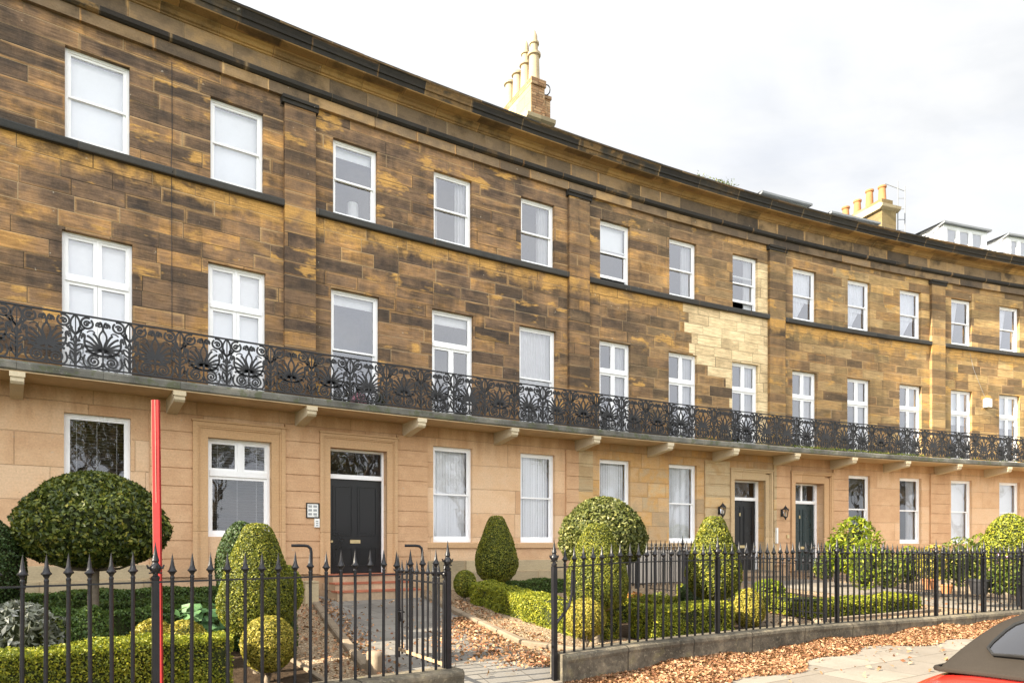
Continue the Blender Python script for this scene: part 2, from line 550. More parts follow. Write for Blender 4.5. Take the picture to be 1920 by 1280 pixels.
M_LOW2 = stone_mat('mottled_sandstone', 0.42, 0.85, [(0.0, (0.40, 0.29, 0.17)), (0.3, (0.55, 0.37, 0.20)), (0.7, (0.58, 0.34, 0.13)), (1.0, (0.56, 0.42, 0.25))], 0.22, 25.0, 0.003, 0.3, 0.25, 0.22, lower=True)
M_TRIM = stone_mat('door_surround_stone', 2.9, 3.0, [(0.0, (0.50, 0.315, 0.165)), (1.0, (0.60, 0.39, 0.22))], 0.10, 31.0, 0.002, 0.1, 0.1, 0.15)
M_TRIM2 = stone_mat('pale_surround_stone', 2.9, 3.0, [(0.0, (0.48, 0.35, 0.20)), (1.0, (0.58, 0.43, 0.26))], 0.22, 33.0, 0.002, 0.1, 0.15, 0.2)
M_PLINTH = stone_mat('plinth_stone', 0.5, 1.4, [(0.0, (0.36, 0.29, 0.18)), (1.0, (0.50, 0.40, 0.25))], 0.35, 37.0, 0.004, 0.4, 0.2, 0.25)
M_CREAM = stone_mat('cream_bracket_stone', 3.0, 3.0, [(0.0, (0.55, 0.46, 0.31)), (1.0, (0.66, 0.57, 0.41))], 0.2, 41.0, 0.002, 0.1, 0.1, 0.1)
M_CHIM_SUN = stone_mat('sunlit_chimney_stone', 0.35, 0.7, [(0.0, (0.36, 0.27, 0.14)), (1.0, (0.48, 0.37, 0.20))], 0.3, 43.0, 0.004, 0.3, 0.2, 0.2)
M_BRICK = stone_mat('orange_brick', 0.078, 0.235, [(0.0, (0.20, 0.11, 0.06)), (0.5, (0.36, 0.20, 0.10)), (1.0, (0.46, 0.30, 0.17))], 0.25, 47.0, 0.006, 0.6, 0.0, 0.1)


def slab_mat():
    m_, t = mat('mossy_balcony_stone')
    u, v, _ = t.sep(t.uv())
    P3 = t.xyz(u, v, 2.0)
    n = t.noise(P3, 1.6, 5.0, 0.6)
    f = t.noise(P3, 22.0, 4.0, 0.7)
    g = t.noise(P3, 5.0, 4.0, 0.65)
    c = t.ramp(n, [(0.3, (0.075, 0.072, 0.064)), (0.55, (0.155, 0.15, 0.13)), (0.75, (0.27, 0.25, 0.205))])
    c = t.mix(t.mr(g, 0.50, 0.62, 0.0, 0.55, True), c, (0.085, 0.10, 0.04))
    c = t.mix(t.mr(f, 0.62, 0.70, 0.0, 0.7), c, (0.42, 0.40, 0.34))
    t.out(t.bsdf(c, 0.95, 0.1, t.bump(f, 0.6, 0.012)))
    return m_


M_SLAB = slab_mat()


def simple(name, col, rough=0.6, spec=0.4, var=0.10, scale=6.0, metal=0.0, bumps=0.15, coord='obj', **kw):
    m_, t = mat(name)
    p = t.geo() if coord == 'geo' else t.obj()
    n = t.noise(p, scale, 4.0, 0.6)
    f = t.noise(p, scale * 9, 3.0, 0.6)
    g = t.m('ADD', t.mr(n, 0.25, 0.75, 1 - var, 1 + var), t.mr(f, 0.25, 0.75, -var * 0.5, var * 0.5))
    c = t.mix(1.0, col, t.xyz(g, g, g), 'MULTIPLY')
    rr = t.mr(n, 0.3, 0.7, max(rough - 0.08, 0.02), min(rough + 0.08, 1))
    t.out(t.bsdf(c, rr, spec, t.bump(f, bumps, 0.004), metal, **kw))
    return m_


M_WHITE = simple('white_paint', (0.87, 0.87, 0.87), 0.45, 0.4, 0.05, 3.0)
M_IRON = simple('black_ironwork', (0.009, 0.009, 0.011), 0.40, 0.4, 0.35, 8.0, bumps=0.3)
M_IRON2 = simple('dusty_cast_iron', (0.022, 0.022, 0.024), 0.55, 0.4, 0.5, 7.0, bumps=0.4)
M_SOFFW = simple('painted_soffit', (0.50, 0.37, 0.22), 0.9, 0.1, 0.16, 1.2)
M_BLIND = simple('white_blind', (0.94, 0.95, 0.97), 0.9, 0.1, 0.03, 2.0)
M_SLAT = simple('white_slats', (0.42, 0.43, 0.44), 0.5, 0.3, 0.04, 2.0)
M_CURT = simple('pale_curtain_cloth', (0.66, 0.66, 0.68), 0.95, 0.1, 0.05, 5.0)
M_LACE = simple('lace_curtain', (0.74, 0.75, 0.79), 0.95, 0.1, 0.12, 25.0)
M_ROOM = simple('dim_room', (0.13, 0.125, 0.125), 0.9, 0.1, 0.2, 0.7)
M_BDOOR = simple('black_door_paint', (0.011, 0.011, 0.013), 0.33, 0.4, 0.15, 2.0, bumps=0.02)
M_GDOOR = simple('dark_green_door_paint', (0.012, 0.026, 0.028), 0.3, 0.5, 0.15, 3.0, bumps=0.1)
M_BRASS = simple('brass', (0.62, 0.50, 0.28), 0.35, 0.5, 0.1, 9.0, metal=0.7)
M_REDST = simple('red_painted_step', (0.36, 0.13, 0.075), 0.85, 0.2, 0.25, 3.0, bumps=0.4)
M_STEP = simple('worn_step_stone', (0.40, 0.29, 0.19), 0.9, 0.2, 0.25, 2.5, bumps=0.4)
M_RED = simple('red_post_paint', (0.30, 0.026, 0.026), 0.7, 0.15, 0.22, 3.0)
M_PINK = simple('pale_pink_strip', (0.50, 0.19, 0.14), 0.5, 0.4, 0.05, 3.0)  # pale strips on the post's left edge and face
M_POT = simple('buff_clay', (0.38, 0.30, 0.19), 0.85, 0.2, 0.16, 3.0)
M_TERRA = simple('terracotta', (0.38, 0.165, 0.07), 0.85, 0.2, 0.2, 3.0)
M_LEADG = simple('lead_grey', (0.20, 0.21, 0.22), 0.6, 0.3, 0.15, 3.0)
M_SLATE = simple('roof_slate', (0.07, 0.075, 0.085), 0.6, 0.3, 0.25, 4.0)
M_BARK = simple('grey_bark', (0.19, 0.155, 0.115), 0.95, 0.1, 0.3, 14.0, bumps=0.8)
M_CORE = simple('shaded_foliage_core', (0.030, 0.036, 0.014), 0.95, 0.1, 0.4, 20.0, bumps=0.8)  # solid core; the shade deep in the foliage is put into its colour
M_ACRYL = simple('white_plastic', (0.78, 0.78, 0.74), 0.4, 0.4, 0.04, 3.0)
M_GREYB = simple('grey_plastic', (0.30, 0.31, 0.31), 0.5, 0.4, 0.1, 3.0)
M_KERB = simple('edging_stone', (0.21, 0.165, 0.115), 0.92, 0.2, 0.25, 3.0, bumps=0.6)
M_TYRE = simple('tyre_rubber', (0.02, 0.02, 0.02), 0.8, 0.2, 0.2, 9.0)
M_ALLOY = simple('alloy_wheel', (0.55, 0.55, 0.57), 0.3, 0.5, 0.05, 9.0, metal=0.9)
M_RENDER = simple('grey_rendered_wall', (0.42, 0.38, 0.33), 0.95, 0.1, 0.10, 1.5, bumps=0.4)


def wall_mat():
    m_, t = mat('garden_wall_stone')
    u, v, _ = t.sep(t.uv())
    P3 = t.geo()
    n = t.noise(P3, 1.8, 5.0, 0.65)
    f = t.noise(P3, 24.0, 4.0, 0.7)
    g = t.noise(P3, 5.0, 5.0, 0.65, 0.5)
    c = t.ramp(t.m('ADD', t.m('MULTIPLY', n, 0.6), t.m('MULTIPLY', g, 0.4)), [(0.36, (0.045, 0.040, 0.031)), (0.5, (0.12, 0.104, 0.078)), (0.66, (0.27, 0.225, 0.155))])
    c = t.mix(t.mr(g, 0.55, 0.70, 0.0, 0.45, True), c, (0.13, 0.12, 0.045))
    c = t.mix(t.mr(f, 0.56, 0.68, 0.0, 0.5), c, (0.34, 0.30, 0.21))
    c = t.mix(t.mr(t.noise(P3, 9.0, 5.0, 0.7), 0.52, 0.62, 0.0, 0.45), c, (0.055, 0.05, 0.04))
    k = t.m('FRACT', t.m('DIVIDE', t.m('ADD', u, 40.3), 1.27))
    jm = t.mr(t.m('MINIMUM', k, t.m('SUBTRACT', 1.0, k)), 0.004, 0.010, 0.85, 0.0)
    c = t.mix(jm, c, (0.04, 0.035, 0.028))
    h = t.m('ADD', t.m('MULTIPLY', f, 0.5), t.m('SUBTRACT', t.m('MULTIPLY', g, 0.8), jm))
    t.out(t.bsdf(c, 0.95, 0.15, t.bump(h, 0.7, 0.02)))
    return m_


M_WALL = wall_mat()


def glass_mat(name, refl=1.0, tint=0.98):
    m_, t = mat(name)
    wv = t.noise(t.obj(), 1.6, 2.0, 0.5)
    nb = t.bump(wv, 0.06, 0.05)
    fr = t.n('ShaderNodeFresnel')
    fr.inputs['IOR'].default_value = 1.5
    t.set(fr.inputs['Normal'], nb)
    k = t.m('MULTIPLY', fr.outputs[0], 2.3 * refl, clamp=True)
    tr = t.n('ShaderNodeBsdfTransparent')
    tr.inputs[0].default_value = (tint, tint, tint, 1)
    gl = t.n('ShaderNodeBsdfGlossy')
    gl.inputs['Roughness'].default_value = 0.02
    gl.inputs[0].default_value = (0.95, 0.96, 1.0, 1)
    t.set(gl.inputs['Normal'], nb)
    mx = t.n('ShaderNodeMixShader')
    t.set(mx.inputs[0], k)
    t.t.links.new(tr.outputs[0], mx.inputs[1])
    t.t.links.new(gl.outputs[0], mx.inputs[2])
    t.out(mx.outputs[0])
    return m_


M_GLASS = glass_mat('window_glass')
M_GLASS_UP = glass_mat('sky_lit_window_glass', 1.9)


def leaf_mat(name, stops, rough=0.55, trans=0.25, spec=0.35, patchy=0.25):
    m_, t = mat(name)
    u, v, _ = t.sep(t.uv())
    n = t.noise(t.geo(), 3.5, 3.0, 0.6)
    k = t.m('ADD', u, t.m('MULTIPLY', t.m('SUBTRACT', n, 0.5), patchy * 2.2))
    c = t.ramp(k, stops)
    b = t.bsdf(c, rough, spec)
    tl = t.n('ShaderNodeBsdfTranslucent')
    t.set(tl.inputs[0], t.mix(0.5, c, (0.20, 0.26, 0.02)))
    mx = t.n('ShaderNodeMixShader')
    mx.inputs[0].default_value = trans
    t.t.links.new(b, mx.inputs[1])
    t.t.links.new(tl.outputs[0], mx.inputs[2])
    t.out(mx.outputs[0])
    return m_


L_BOX = leaf_mat('box_hedge_leaves', [(0.0, (0.075, 0.098, 0.010)), (0.4, (0.19, 0.215, 0.016)), (0.8, (0.40, 0.38, 0.028)), (1.0, (0.55, 0.46, 0.06))], trans=0.25)
L_BOXD = leaf_mat('dark_box_leaves', [(0.0, (0.030, 0.060, 0.012)), (0.6, (0.065, 0.115, 0.020)), (1.0, (0.14, 0.19, 0.035))], trans=0.2)
L_YEW = leaf_mat('yew_leaves', [(0.0, (0.045, 0.058, 0.008)), (0.45, (0.13, 0.145, 0.013)), (0.85, (0.30, 0.28, 0.022)), (1.0, (0.42, 0.31, 0.05))], trans=0.18)
L_YEWD = leaf_mat('dark_yew_leaves', [(0.0, (0.018, 0.038, 0.010)), (0.6, (0.04, 0.075, 0.016)), (1.0, (0.09, 0.13, 0.03))], trans=0.12)
L_GOLD = leaf_mat('golden_box_leaves', [(0.0, (0.12, 0.115, 0.015)), (0.5, (0.32, 0.27, 0.03)), (1.0, (0.58, 0.43, 0.09))], trans=0.2)
L_HOLLY = leaf_mat('evergreen_leaves', [(0.0, (0.018, 0.032, 0.010)), (0.35, (0.060, 0.082, 0.014)), (0.7, (0.15, 0.165, 0.024)), (1.0, (0.32, 0.27, 0.05))], 0.42, 0.14, 0.3, 0.2)
L_HOLLY2 = leaf_mat('pale_variegated_leaves', [(0.0, (0.040, 0.055, 0.012)), (0.5, (0.115, 0.125, 0.028)), (0.85, (0.26, 0.25, 0.08)), (1.0, (0.42, 0.38, 0.17))], 0.45, 0.15, 0.3, 0.2)
L_LIME = leaf_mat('lime_green_leaves', [(0.0, (0.07, 0.11, 0.008)), (0.5, (0.17, 0.22, 0.012)), (1.0, (0.38, 0.36, 0.03))], 0.5, 0.3, 0.25)
L_MIX = leaf_mat('mixed_shrub_leaves', [(0.0, (0.035, 0.06, 0.010)), (0.5, (0.10, 0.13, 0.018)), (1.0, (0.30, 0.27, 0.06))], 0.6, 0.2, 0.2)
L_SAGE = leaf_mat('silver_sage_leaves', [(0.0, (0.09, 0.10, 0.06)), (0.6, (0.24, 0.25, 0.20)), (1.0, (0.46, 0.46, 0.43))], 0.8, 0.1, 0.2)
L_BIG = leaf_mat('broad_green_leaves', [(0.0, (0.05, 0.13, 0.045)), (1.0, (0.13, 0.25, 0.09))], 0.5, 0.25)
L_ORA = leaf_mat('orange_shrub_leaves', [(0.0, (0.30, 0.07, 0.02)), (1.0, (0.55, 0.30, 0.05))], 0.6, 0.25)
L_FALL = leaf_mat('dry_fallen_leaves', [(0.0, (0.06, 0.025, 0.014)), (0.3, (0.19, 0.080, 0.040)), (0.65, (0.36, 0.195, 0.10)), (1.0, (0.54, 0.37, 0.225))], 0.8, 0.12, 0.2, 0.1)
L_TREE = leaf_mat('autumn_tree_leaves', [(0.0, (0.09, 0.09, 0.02)), (1.0, (0.30, 0.20, 0.05))], 0.6, 0.3)
M_PETAL = simple('pink_petals', (0.70, 0.36, 0.45), 0.7, 0.2, 0.2, 20.0)


def ground_mat(name, kind):
    m_, t = mat(name)
    p = t.geo()
    u, v, _ = t.sep(t.uv())
    n = t.noise(p, 0.9, 5.0, 0.6)
    f = t.noise(p, 45.0, 3.0, 0.7)
    if kind == 'gravel':
        vo = t.n('ShaderNodeTexVoronoi')
        t.set(vo.inputs['Vector'], p)
        vo.inputs['Scale'].default_value = 42.0
        rr = t.sep(vo.outputs['Color'])
        c = t.ramp(rr[0], [(0.0, (0.17, 0.105, 0.06)), (0.4, (0.36, 0.25, 0.15)), (0.8, (0.50, 0.38, 0.24)), (1.0, (0.62, 0.52, 0.38))])
        dk = t.mr(vo.outputs['Distance'], 0.3, 0.75, 1.0, 0.45)
        c = t.mix(1.0, c, t.xyz(dk, dk, dk), 'MULTIPLY')
        g = t.mr(n, 0.3, 0.7, 0.85, 1.15)
        c = t.mix(1.0, c, t.xyz(g, g, g), 'MULTIPLY')
        t.out(t.bsdf(c, 0.95, 0.2, t.bump(t.m('SUBTRACT', 1.0, vo.outputs['Distance']), 1.0, 0.02)))
    elif kind == 'soil':
        c = t.ramp(t.noise(p, 12.0, 5.0, 0.7), [(0.3, (0.03, 0.02, 0.013)), (0.7, (0.085, 0.058, 0.036))])
        t.out(t.bsdf(c, 1.0, 0.1, t.bump(t.noise(p, 30.0, 4.0, 0.7), 1.0, 0.03)))
    elif kind == 'asphalt':
        c = t.ramp(t.noise(p, 60.0, 3.0, 0.7), [(0.3, (0.035, 0.035, 0.037)), (0.7, (0.075, 0.074, 0.072))])
        g = t.mr(n, 0.3, 0.7, 0.8, 1.25)
        c = t.mix(1.0, c, t.xyz(g, g, g), 'MULTIPLY')
        t.out(t.bsdf(c, 0.9, 0.3, t.bump(f, 0.5, 0.006)))
    elif kind in ('flags', 'path'):
        au, av = (1.05, 0.75) if kind == 'flags' else (0.62, 0.62)
        row = t.m('FLOOR', t.m('DIVIDE', v, av))
        fu = t.m('ADD', t.m('DIVIDE', u, au), t.m('MULTIPLY', t.m('MODULO', row, 2.0), 0.47))
        fv = t.m('DIVIDE', v, av)
        ru = t.sep(t.white(t.xyz(t.m('FLOOR', fu), row, 4.0)))
        a, b = t.m('FRACT', fu), t.m('FRACT', fv)
        e = t.m('MINIMUM', t.m('MULTIPLY', t.m('MINIMUM', a, t.m('SUBTRACT', 1.0, a)), au), t.m('MULTIPLY', t.m('MINIMUM', b, t.m('SUBTRACT', 1.0, b)), av))
        if kind == 'flags':
            c = t.ramp(ru[0], [(0.0, (0.185, 0.162, 0.132)), (0.7, (0.225, 0.198, 0.162)), (1.0, (0.255, 0.225, 0.185))])
        else:
            c = t.ramp(ru[0], [(0.0, (0.15, 0.14, 0.125)), (1.0, (0.21, 0.195, 0.17))])
        g = t.m('MULTIPLY', t.mr(n, 0.3, 0.7, 0.84, 1.12), t.mr(f, 0.3, 0.7, 0.9, 1.1))
        c = t.mix(1.0, c, t.xyz(g, g, g), 'MULTIPLY')
        sp = t.mr(t.noise(p, 5.0, 6.0, 0.7), 0.55, 0.70, 0.0, 0.45)
        c = t.mix(sp, c, (0.16, 0.13, 0.09))
        c = t.mix(t.mr(e, 0.004, 0.012, 0.65, 0.0), c, (0.07, 0.06, 0.045))
        t.out(t.bsdf(c, 0.9, 0.25, t.bump(t.m('ADD', t.mr(e, 0.0, 0.012), t.m('MULTIPLY', f, 0.3)), 0.5, 0.008)))
    elif kind == 'grass':
        c = t.ramp(t.noise(p, 2.0, 6.0, 0.7), [(0.3, (0.05, 0.085, 0.02)), (0.7, (0.11, 0.15, 0.04))])
        t.out(t.bsdf(c, 1.0, 0.1, t.bump(f, 1.0, 0.05)))
    return m_


G_GRAVEL = ground_mat('gravel', 'gravel')
G_SOIL = ground_mat('soil', 'soil')
G_ASPH = ground_mat('asphalt', 'asphalt')
G_FLAGS = ground_mat('paving_flags', 'flags')
G_PATH = ground_mat('path_slabs', 'path')
G_GRASS = ground_mat('park_grass', 'grass')

rng = np.random.default_rng(7)
random.seed(7)

# ------------------------------------------------------------------ ground
def sheet(name, s0, s1, d0, d1, m_, lift=0.0, ns=None, nd=None, zf=None):
    b = MB()
    zf = zf or zg
    ns = ns or max(2, int((s1 - s0) / 1.0))
    nd = nd or max(2, int((d1 - d0) / 0.4))
    for i in range(ns):
        for j in range(nd):
            a, c = s0 + (s1 - s0) * i / ns, s0 + (s1 - s0) * (i + 1) / ns
            e, g = d0 + (d1 - d0) * j / nd, d0 + (d1 - d0) * (j + 1) / nd
            b.face([F(a, g, zf(a, g) + lift), F(c, g, zf(c, g) + lift), F(c, e, zf(c, e) + lift), F(a, e, zf(a, e) + lift)],
                   [(a, g), (c, g), (c, e), (a, e)])
    o = obj(name, b, m_)
    tag(o, kind='structure')
    return o


KD = 11.9
b = MB()
b.face([(-700, -700, -1.9 + ZE), (700, -700, -1.9 + ZE), (700, 900, -1.9 + ZE), (-700, 900, -1.9 + ZE)])
tag(obj('ground', b, G_GRASS), kind='structure')
tag(sheet('gravel_garden', -14, 42, -0.5, 8.35, G_GRAVEL), kind='structure')
tag(sheet('pavement', -14, 60, 8.35, KD, G_FLAGS), kind='structure')
zroad = lambda s, d: -1.76 + 0.010 * clampf(s - 5, -14, 14)
sheet('road', -14, 60, KD + 0.14, KD + 8.0, G_ASPH, zf=zroad)
b = MB()
for i in range(74):
    a, c = -14 + i, -14 + i + 0.985
    zt = zg(a + .5, KD) + 0.004
    b.fbox(a, c, KD, KD + 0.14, zt - 0.4, zt)
tag(obj('kerb', b, M_KERB), kind='structure')

# path from gate to the near door (skewed strip) ------------------------------------------------
def skew_c(d):
    return 5.08 - 0.175 * d


def path_edges(d):
    # widens towards the gate
    cl = 4.02 - 0.232 * d
    cr = 6.36 - 0.205 * d
    return cl, cr


b = MB()
nd = 24
for j in range(nd):
    e, g = 0.3 + (8.45 - 0.3) * j / nd, 0.3 + (8.45 - 0.3) * (j + 1) / nd
    for k in range(4):
        le, re = path_edges(e)
        lg, rg = path_edges(g)
        a0, a1 = le + (re - le) * k / 4, le + (re - le) * (k + 1) / 4
        b0, b1 = lg + (rg - lg) * k / 4, lg + (rg - lg) * (k + 1) / 4
        b.face([F(b0, g, zg(b0, g) + .006), F(b1, g, zg(b1, g) + .006), F(a1, e, zg(a1, e) + .006), F(a0, e, zg(a0, e) + .006)],
               [(b0, g), (b1, g), (a1, e), (a0, e)])
tag(obj('garden_path', b, G_PATH), kind='structure')

def edging(name, pts, label, hh=0.09, wd=0.13, group=None, seglen=0.9, m_=None):
    """row of low edging stones following (s,d) points"""
    b = MB()
    for (s0, d0), (s1, d1) in zip(pts, pts[1:]):
        L = hypot(s1 - s0, d1 - d0)
        n = max(1, round(L / seglen))
        for i in range(n):
            t0, t1 = i / n + 0.004, (i + 1) / n - 0.004
            a = Vector(F(s0 + (s1 - s0) * t0, d0 + (d1 - d0) * t0, zg(s0 + (s1 - s0) * t0, d0 + (d1 - d0) * t0)))
            c = Vector(F(s0 + (s1 - s0) * t1, d0 + (d1 - d0) * t1, zg(s0 + (s1 - s0) * t1, d0 + (d1 - d0) * t1)))
            dv = (c - a)
            nrm = Vector((-dv.y, dv.x, 0)).normalized() * wd / 2
            j = random.uniform(-0.006, 0.006)
            up = Vector((0, 0, hh + j))
            q = [a - nrm, c - nrm, c + nrm, a + nrm]
            dn = Vector((0, 0, -0.06))
            ch = nrm.normalized() * 0.02
            top = [q[0] + up + ch, q[1] + up + ch, q[2] + up - ch, q[3] + up - ch]
            sh = [x + up * 0.8 for x in q]
            lo = [x + dn for x in q]
            b.face(top)
            for k in range(4):
                k2 = (k + 1) % 4
                b.face([sh[k], sh[k2], top[k2], top[k]])
                b.face([lo[k], lo[k2], sh[k2], sh[k]])
    o = obj(name, b, m_ or M_KERB)
    return tag(o, label, 'edging stones', group)


edging('path_edging', [(path_edges(0.6)[0] - .05, 0.6), (path_edges(7.35)[0] - .05, 7.35)], 'low stone edging down the left side of the path to the black door')
edging('path_edging', [(path_edges(1.5)[1] + .05, 1.5), (path_edges(6.9)[1] + .05, 6.9), (path_edges(6.9)[1] + .5, 7.75)], 'low stone edging along the leaf-strewn right side of the path')
b = MB()
b.box(F(2.30, 7.5, zg(2.3, 7.5) + 0.12), (0.07, 0.13, 0.15), 0.6)
o = smooth(obj('edging_end_stone', b, M_KERB), angle=30)
md = o.modifiers.new('bev', 'BEVEL'); md.width = 0.05; md.segments = 3
tag(o, 'upright rounded stone ending the path edging behind the left railings', 'stone')

# ------------------------------------------------------------------ the houses
PITCH, CROSS = 2.477, 0.067


def wc(i):
    """centre of window bay i"""
    return i * PITCH + CROSS * floor((i + 1) / 3)


def wall_grid(b, s0, s1, z0, z1, opens, d=0.0, rec=0.20, step=1.3):
    """flat (curved) wall with rectangular openings [(a,b,za,zb)] and their reveals"""
    ss = {s0, s1}
    zz = {z0, z1}
    for a, c, e, g in opens:
        ss |= {a, c}
        zz |= {e, g}
    S = sorted(x for x in ss if s0 <= x <= s1)
    out = []
    for a, c in zip(S, S[1:]):
        n = max(1, int(math.ceil((c - a) / step)))
        out += [a + (c - a) * i / n for i in range(n)]
    S = out + [S[-1]]
    Z = sorted(z for z in zz if z0 <= z <= z1)
    for a, c in zip(S, S[1:]):
        for e, g in zip(Z, Z[1:]):
            ms, mz = (a + c) / 2, (e + g) / 2
            if any(o[0] < ms < o[1] and o[2] < mz < o[3] for o in opens):
                continue
            b.face([F(a, d, e), F(c, d, e), F(c, d, g), F(a, d, g)], [(a, e), (c, e), (c, g), (a, g)])
    for a, c, e, g in opens:
        dd = d - rec
        g2 = min(g, z1)
        e2 = max(e, z0)
        b.face([F(a, d, e2), F(a, d, g2), F(a, dd, g2), F(a, dd, e2)], [(a, e2), (a, g2), (a - rec, g2), (a - rec, e2)])
        b.face([F(c, dd, e2), F(c, dd, g2), F(c, d, g2), F(c, d, e2)], [(c + rec, e2), (c + rec, g2), (c, g2), (c, e2)])
        if g <= z1:
            b.face([F(a, d, g), F(c, d, g), F(c, dd, g), F(a, dd, g)], [(a, g), (c, g), (c, g + rec), (a, g + rec)])
        if e >= z0:
            b.face([F(a, dd, e), F(c, dd, e), F(c, d, e), F(a, d, e)], [(a, e - rec), (c, e - rec), (c, e), (a, e)])


def frame(b, s0, s1, z0, z1, d0, d1, wl, wt=None, wb=None):
    wt = wl if wt is None else wt
    wb = wl if wb is None else wb
    b.fbox(s0, s0 + wl, d0, d1, z0, z1)
    b.fbox(s1 - wl, s1, d0, d1, z0, z1)
    b.fbox(s0 + wl, s1 - wl, d0, d1 - .002, z1 - wt, z1)
    b.fbox(s0 + wl, s1 - wl, d0, d1 - .002, z0, z0 + wb)


def pane(name, s0, s1, z0, z1, d, par):
    b = MB()
    b.face([F(s0, d, z0), F(s1, d, z0), F(s1, d, z1), F(s0, d, z1)])
    return obj(name, b, M_GLASS_UP if z0 > 3 else M_GLASS, par)


def wavy(s0, s1, z0, z1, d, amp=0.03, n=26, edge=None):
    """hanging cloth; edge(t)->(s0,s1) narrows it with height fraction t from the top"""
    b = MB()
    rows = 9
    ph = random.uniform(0, 6)
    def P(i, j):
        tz = j / rows
        a, c = edge(tz) if edge else (s0, s1)
        x = a + (c - a) * i / n
        return F(x, d + amp * sin(i * 1.35 + ph + 0.3 * sin(tz * 3)), z1 + (z0 - z1) * tz)
    for i in range(n):
        for j in range(rows):
            b.face([P(i, j + 1), P(i + 1, j + 1), P(i + 1, j), P(i, j)])
    return b


